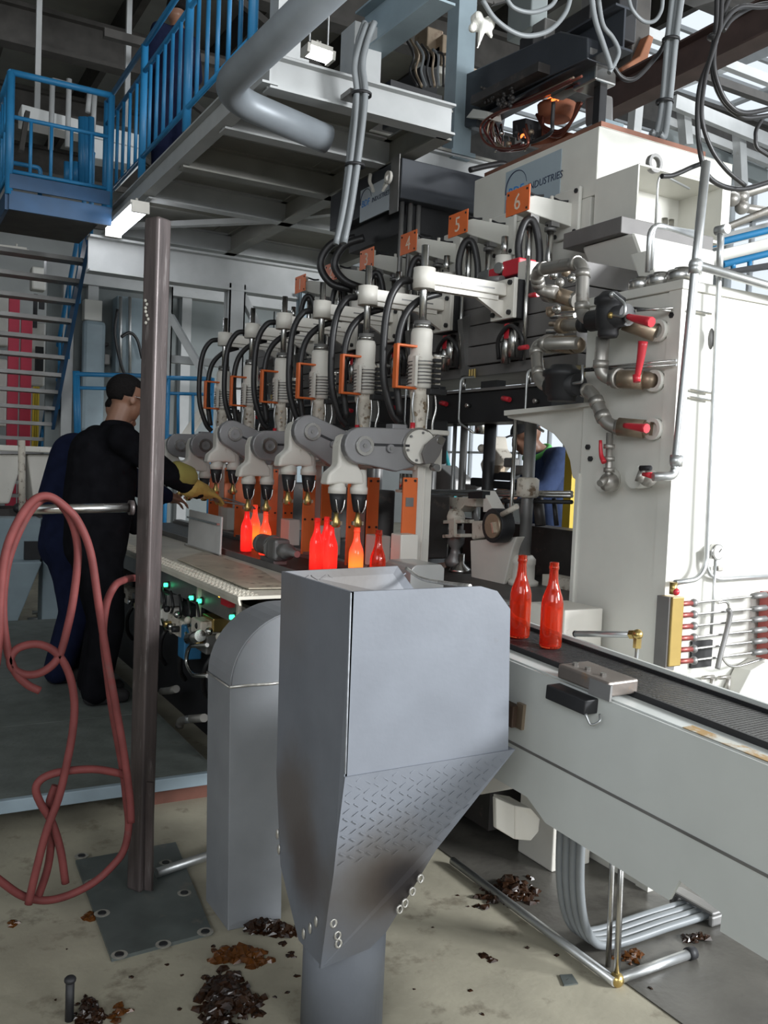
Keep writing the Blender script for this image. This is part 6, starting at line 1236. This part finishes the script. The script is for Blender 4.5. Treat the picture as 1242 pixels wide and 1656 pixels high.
# --- worker in navy behind him, bent towards the machine
def man_navy():
    t = thing('person', 'worker in navy overalls standing bent behind the worker in black', 'person', (1.08, 5.95, PZ))
    hip = V((1.06, 5.95, 1.02)); ch_ = V((1.16, 5.95, 1.42)); nk = V((1.28, 5.95, 1.68)); hd = V((1.37, 5.97, 1.86)); fw = V((.95, .1, -.35))
    shR, shL = V((1.19, 5.76, 1.60)), V((1.22, 6.15, 1.60)); elR, wrR = V((1.45, 5.74, 1.42)), V((1.68, 5.85, 1.34)); elL, wrL = V((1.48, 6.2, 1.40)), V((1.72, 6.1, 1.32))
    kR, aR, kL, aL = V((1.10, 5.84, .60)), V((.99, 5.82, PZ+.09)), V((1.16, 6.05, .6)), V((1.10, 6.08, PZ+.09))
    b = MB(); head_on(b, hd, fw, 1.03); b.capsule(nk, hd-V((.02, 0, .05)), .06, .056); chain(b, [hip, ch_, nk], [.15, .16, .08]); b.capsule(shR, shL, .06, .06)
    for s_, e_, w_ in ((shR, elR, wrR), (shL, elL, wrL)): chain(b, [s_, e_, w_], [.06, .042, .03]); hand(b, w_, (.9, .1, -.3), (0, 1, .2), (.2, 0, 1), .6)
    for h, k, a in ((hip+V((0, -.09, 0)), kR, aR), (hip+V((0, .09, 0)), kL, aL)): chain(b, [h, k, a], [.08, .055, .04])
    skin_over(b, 'body', SKIN, t, .011, 3)
    c = MB(); c.capsule(hip, ch_, .19, .21).capsule(ch_, nk-V((.02, 0, .1)), .21, .15); c.capsule(shR, shL, .09, .09); c.capsule(hip+V((0, -.07, -.02)), hip+V((0, .07, -.02)), .17, .17)
    c.capsule(V((1.02, 5.93, 1.30)), V((1.08, 5.93, 1.58)), .16, .15)
    for s_, e_, w_ in ((shR, elR, wrR), (shL, elL, wrL)): chain(c, [s_, e_, w_-V((.03, 0, 0))], [.09, .07, .055])
    chain(c, [hip+V((0, -.09, -.05)), kR, aR], [.14, .11, .09]); chain(c, [hip+V((0, .09, -.05)), kL, aL], [.14, .11, .09]); skin_over(c, 'overalls', NAVY, t, .016, 6)
    h = MB(); rt, f_, up = head_on(MB(), hd, fw, 1.03); m3 = Matrix((rt, f_, up)).transposed(); h.ball((0, 0, 0), .096, (.9, 1.08, 1.0), 16, 10); h.v = [hd+m3@V((v.x*(.85 if v.z < -.03 else 1), (v.y if v.y < .03 else v.y*.8)-.015, v.z*(.6 if v.z < 0 else 1)+.035)) for v in h.v]; h.build('hair', HAIR, t)
    for a in (aR, aL): MB().capsule(a+V((-.02, 0, -.0385)), a+V((.16, .02, -.0465)), .05, .042).build('boot', RUBBER, t)
man_navy()
# --- worker with a cap on the far side of the machine
def man_cap():
    base = V((3.98, 4.93, .0)); t = thing('person', 'worker in a dark cap and blue jacket with green collar behind the machine', 'person', base)
    box((3.6, 4.4, 0), (5.2, 6.6, .12)).build('rear_step', IRON, label='low dark walkway step on the far side of the machine', cat='step')
    hd = Q(852, 706, d=6.15); nk = Q(872, 735, d=6.2); shL = Q(905, 742, d=6.0); shR = Q(868, 745, d=6.45); ch_ = Q(895, 790, d=6.25); hip = V((ch_.x+.08, ch_.y-.04, 1.05)); fw = V((-.75, .45, -.38))
    elL = Q(882, 792, d=5.95); wrL = Q(840, 800, d=5.95); elR = Q(850, 790, d=6.45); wrR = Q(825, 790, d=6.3)
    kR, aR, kL, aL = hip+V((-.02, -.1, -.45)), V((hip.x, hip.y-.1, .20)), hip+V((-.02, .1, -.45)), V((hip.x, hip.y+.1, .20))
    b = MB(); head_on(b, hd, fw, 1.05); b.capsule(nk, hd, .06, .056); chain(b, [hip, ch_, nk], [.14, .15, .08])
    for s_, e_, w_ in ((shR, elR, wrR), (shL, elL, wrL)): chain(b, [s_, e_, w_], [.055, .04, .03]); hand(b, w_, (-.8, .2, -.2), (.2, .8, .2), (0, 0, 1), .7)
    for h, k, a in ((hip+V((0, -.09, 0)), kR, aR), (hip+V((0, .09, 0)), kL, aL)): chain(b, [h, k, a], [.08, .055, .04])
    skin_over(b, 'body', SKIN, t, .011, 3)
    c = MB(); c.capsule(hip, ch_, .18, .19).capsule(ch_, nk-V((0, 0, .06)), .19, .11); c.capsule(shR, shL, .085, .085)
    for s_, e_, w_ in ((shR, elR, wrR), (shL, elL, wrL)): chain(c, [s_, e_, w_], [.085, .07, .055])
    skin_over(c, 'jacket', DENIM, t, .015, 6)
    c = MB(); chain(c, [hip+V((0, -.09, 0)), kR, aR], [.13, .10, .08]); chain(c, [hip+V((0, .09, 0)), kL, aL], [.13, .10, .08]); c.capsule(hip+V((0, -.06, 0)), hip+V((0, .06, 0)), .16, .16); skin_over(c, 'trousers', NAVY, t, .016, 6)
    MB().tube(smooth_path([nk+V((-.02, 0, .01))+V((.082*math.cos(a), .082*math.sin(a), -.05*math.cos(a)*-1)) for a in [2*math.pi*i/12 for i in range(12)]], 2, True), .02, 8, True).build('collar', GREENC, t, label='bright green collar trim')
    rt, f_, up = head_on(MB(), hd, fw, 1.05); m3 = Matrix((rt, f_, up)).transposed(); h = MB().ball((0, 0, 0), .107, (.92, 1.08, .9), 18, 12); h.v = [hd+m3@V((v.x, v.y-.012, max(v.z, .0)+.035)) for v in h.v]; cp = h.build('cap', BLACK, t)
    MB().prism([hd+m3@V((x, y, .04)) for x, y in ((-.075, .06), (-.06, .15), (0, .18), (.06, .15), (.075, .06))], m3@V((0, 0, .012))).build('peak', BLACK, cp, bevel=.004)
    for a in (aR, aL): MB().capsule(a+V((.03, 0, -.03)), a+V((-.14, .06, -.035)), .05, .042).build('boot', RUBBER, t)
man_cap()
# --- person up on the catwalk, seen through the railing
def man_catwalk():
    c0 = Q(279, 120, y=8.3); bx_, by_ = c0.x, 8.3; t = thing('person', 'person in dark navy clothes standing on the catwalk behind the blue railing', 'person', (bx_, by_, ZD+.02))
    z = ZD+.02; hip = V((bx_, by_, z+.92)); ch_ = V((bx_+.02, by_, z+1.25)); nk = V((bx_+.03, by_, z+1.46)); hd = V((bx_+.02, by_+.02, z+1.62)); fw = V((-.3, .9, -.25))
    sh = [V((bx_-.15, by_-.06, z+1.38)), V((bx_+.19, by_+.06, z+1.38))]; el = [V((bx_-.2, by_+.05, z+1.1)), V((bx_+.25, by_+.1, z+1.1))]; wr = [V((bx_-.12, by_+.25, z+1.0)), V((bx_+.18, by_+.28, z+1.0))]
    b = MB(); head_on(b, hd, fw, 1.0); b.capsule(nk, hd, .055, .05); chain(b, [hip, ch_, nk], [.13, .14, .07]); b.capsule(sh[0], sh[1], .05, .05); c = MB(); c.capsule(hip, ch_, .16, .17).capsule(ch_, nk-V((0, 0, .08)), .17, .11); c.capsule(sh[0], sh[1], .075, .075)
    for k in (0, 1):
        chain(b, [sh[k], el[k], wr[k]], [.05, .04, .03]); chain(c, [sh[k], el[k], wr[k]], [.075, .062, .05]); hand(b, wr[k], (0, .8, -.3), (1-2*k, 0, .1), (0, .2, 1), .7)
        f0 = V((bx_-.09+.18*k, by_, z+.09)); chain(b, [hip+V((-.08+.16*k, 0, 0)), V((f0.x, by_+.02, z+.48)), f0], [.08, .055, .04]); chain(c, [hip+V((-.08+.16*k, 0, 0)), V((f0.x, by_+.02, z+.48)), f0], [.12, .09, .075]); MB().capsule(f0+V((0, -.03, -.045)), f0+V((0, .13, -.05)), .045, .04).build('boot', RUBBER, t)
    skin_over(b, 'body', SKIN, t, .012, 3); skin_over(c, 'overalls', NAVY, t, .016, 6)
    h = MB().ball((0, 0, 0), .1, (.9, 1.05, 1), 16, 12); h.v = [hd+V((v.x, v.y-.02, max(v.z, -.04)+.035)) for v in h.v]; h.build('hair', HAIR, t)
man_catwalk()
q = Q(925, 740, x=3.72); box((q.x-.02, q.y-.03, 0), (q.x+.05, q.y+.04, 2.05)).build('yellow_post', YELLOW, label='yellow upright post behind the end cabinet arch', cat='post')
a = Q(720, 730, x=7); b = Q(735, 790, x=7); MB().tube([a, b, (b.x, b.y-.1, 0)], .03, 6).build('teal_cable', mat('teal_rope', (.05, .35, .38), .6), label='thin teal rope hanging before the bright windows', cat='rope')
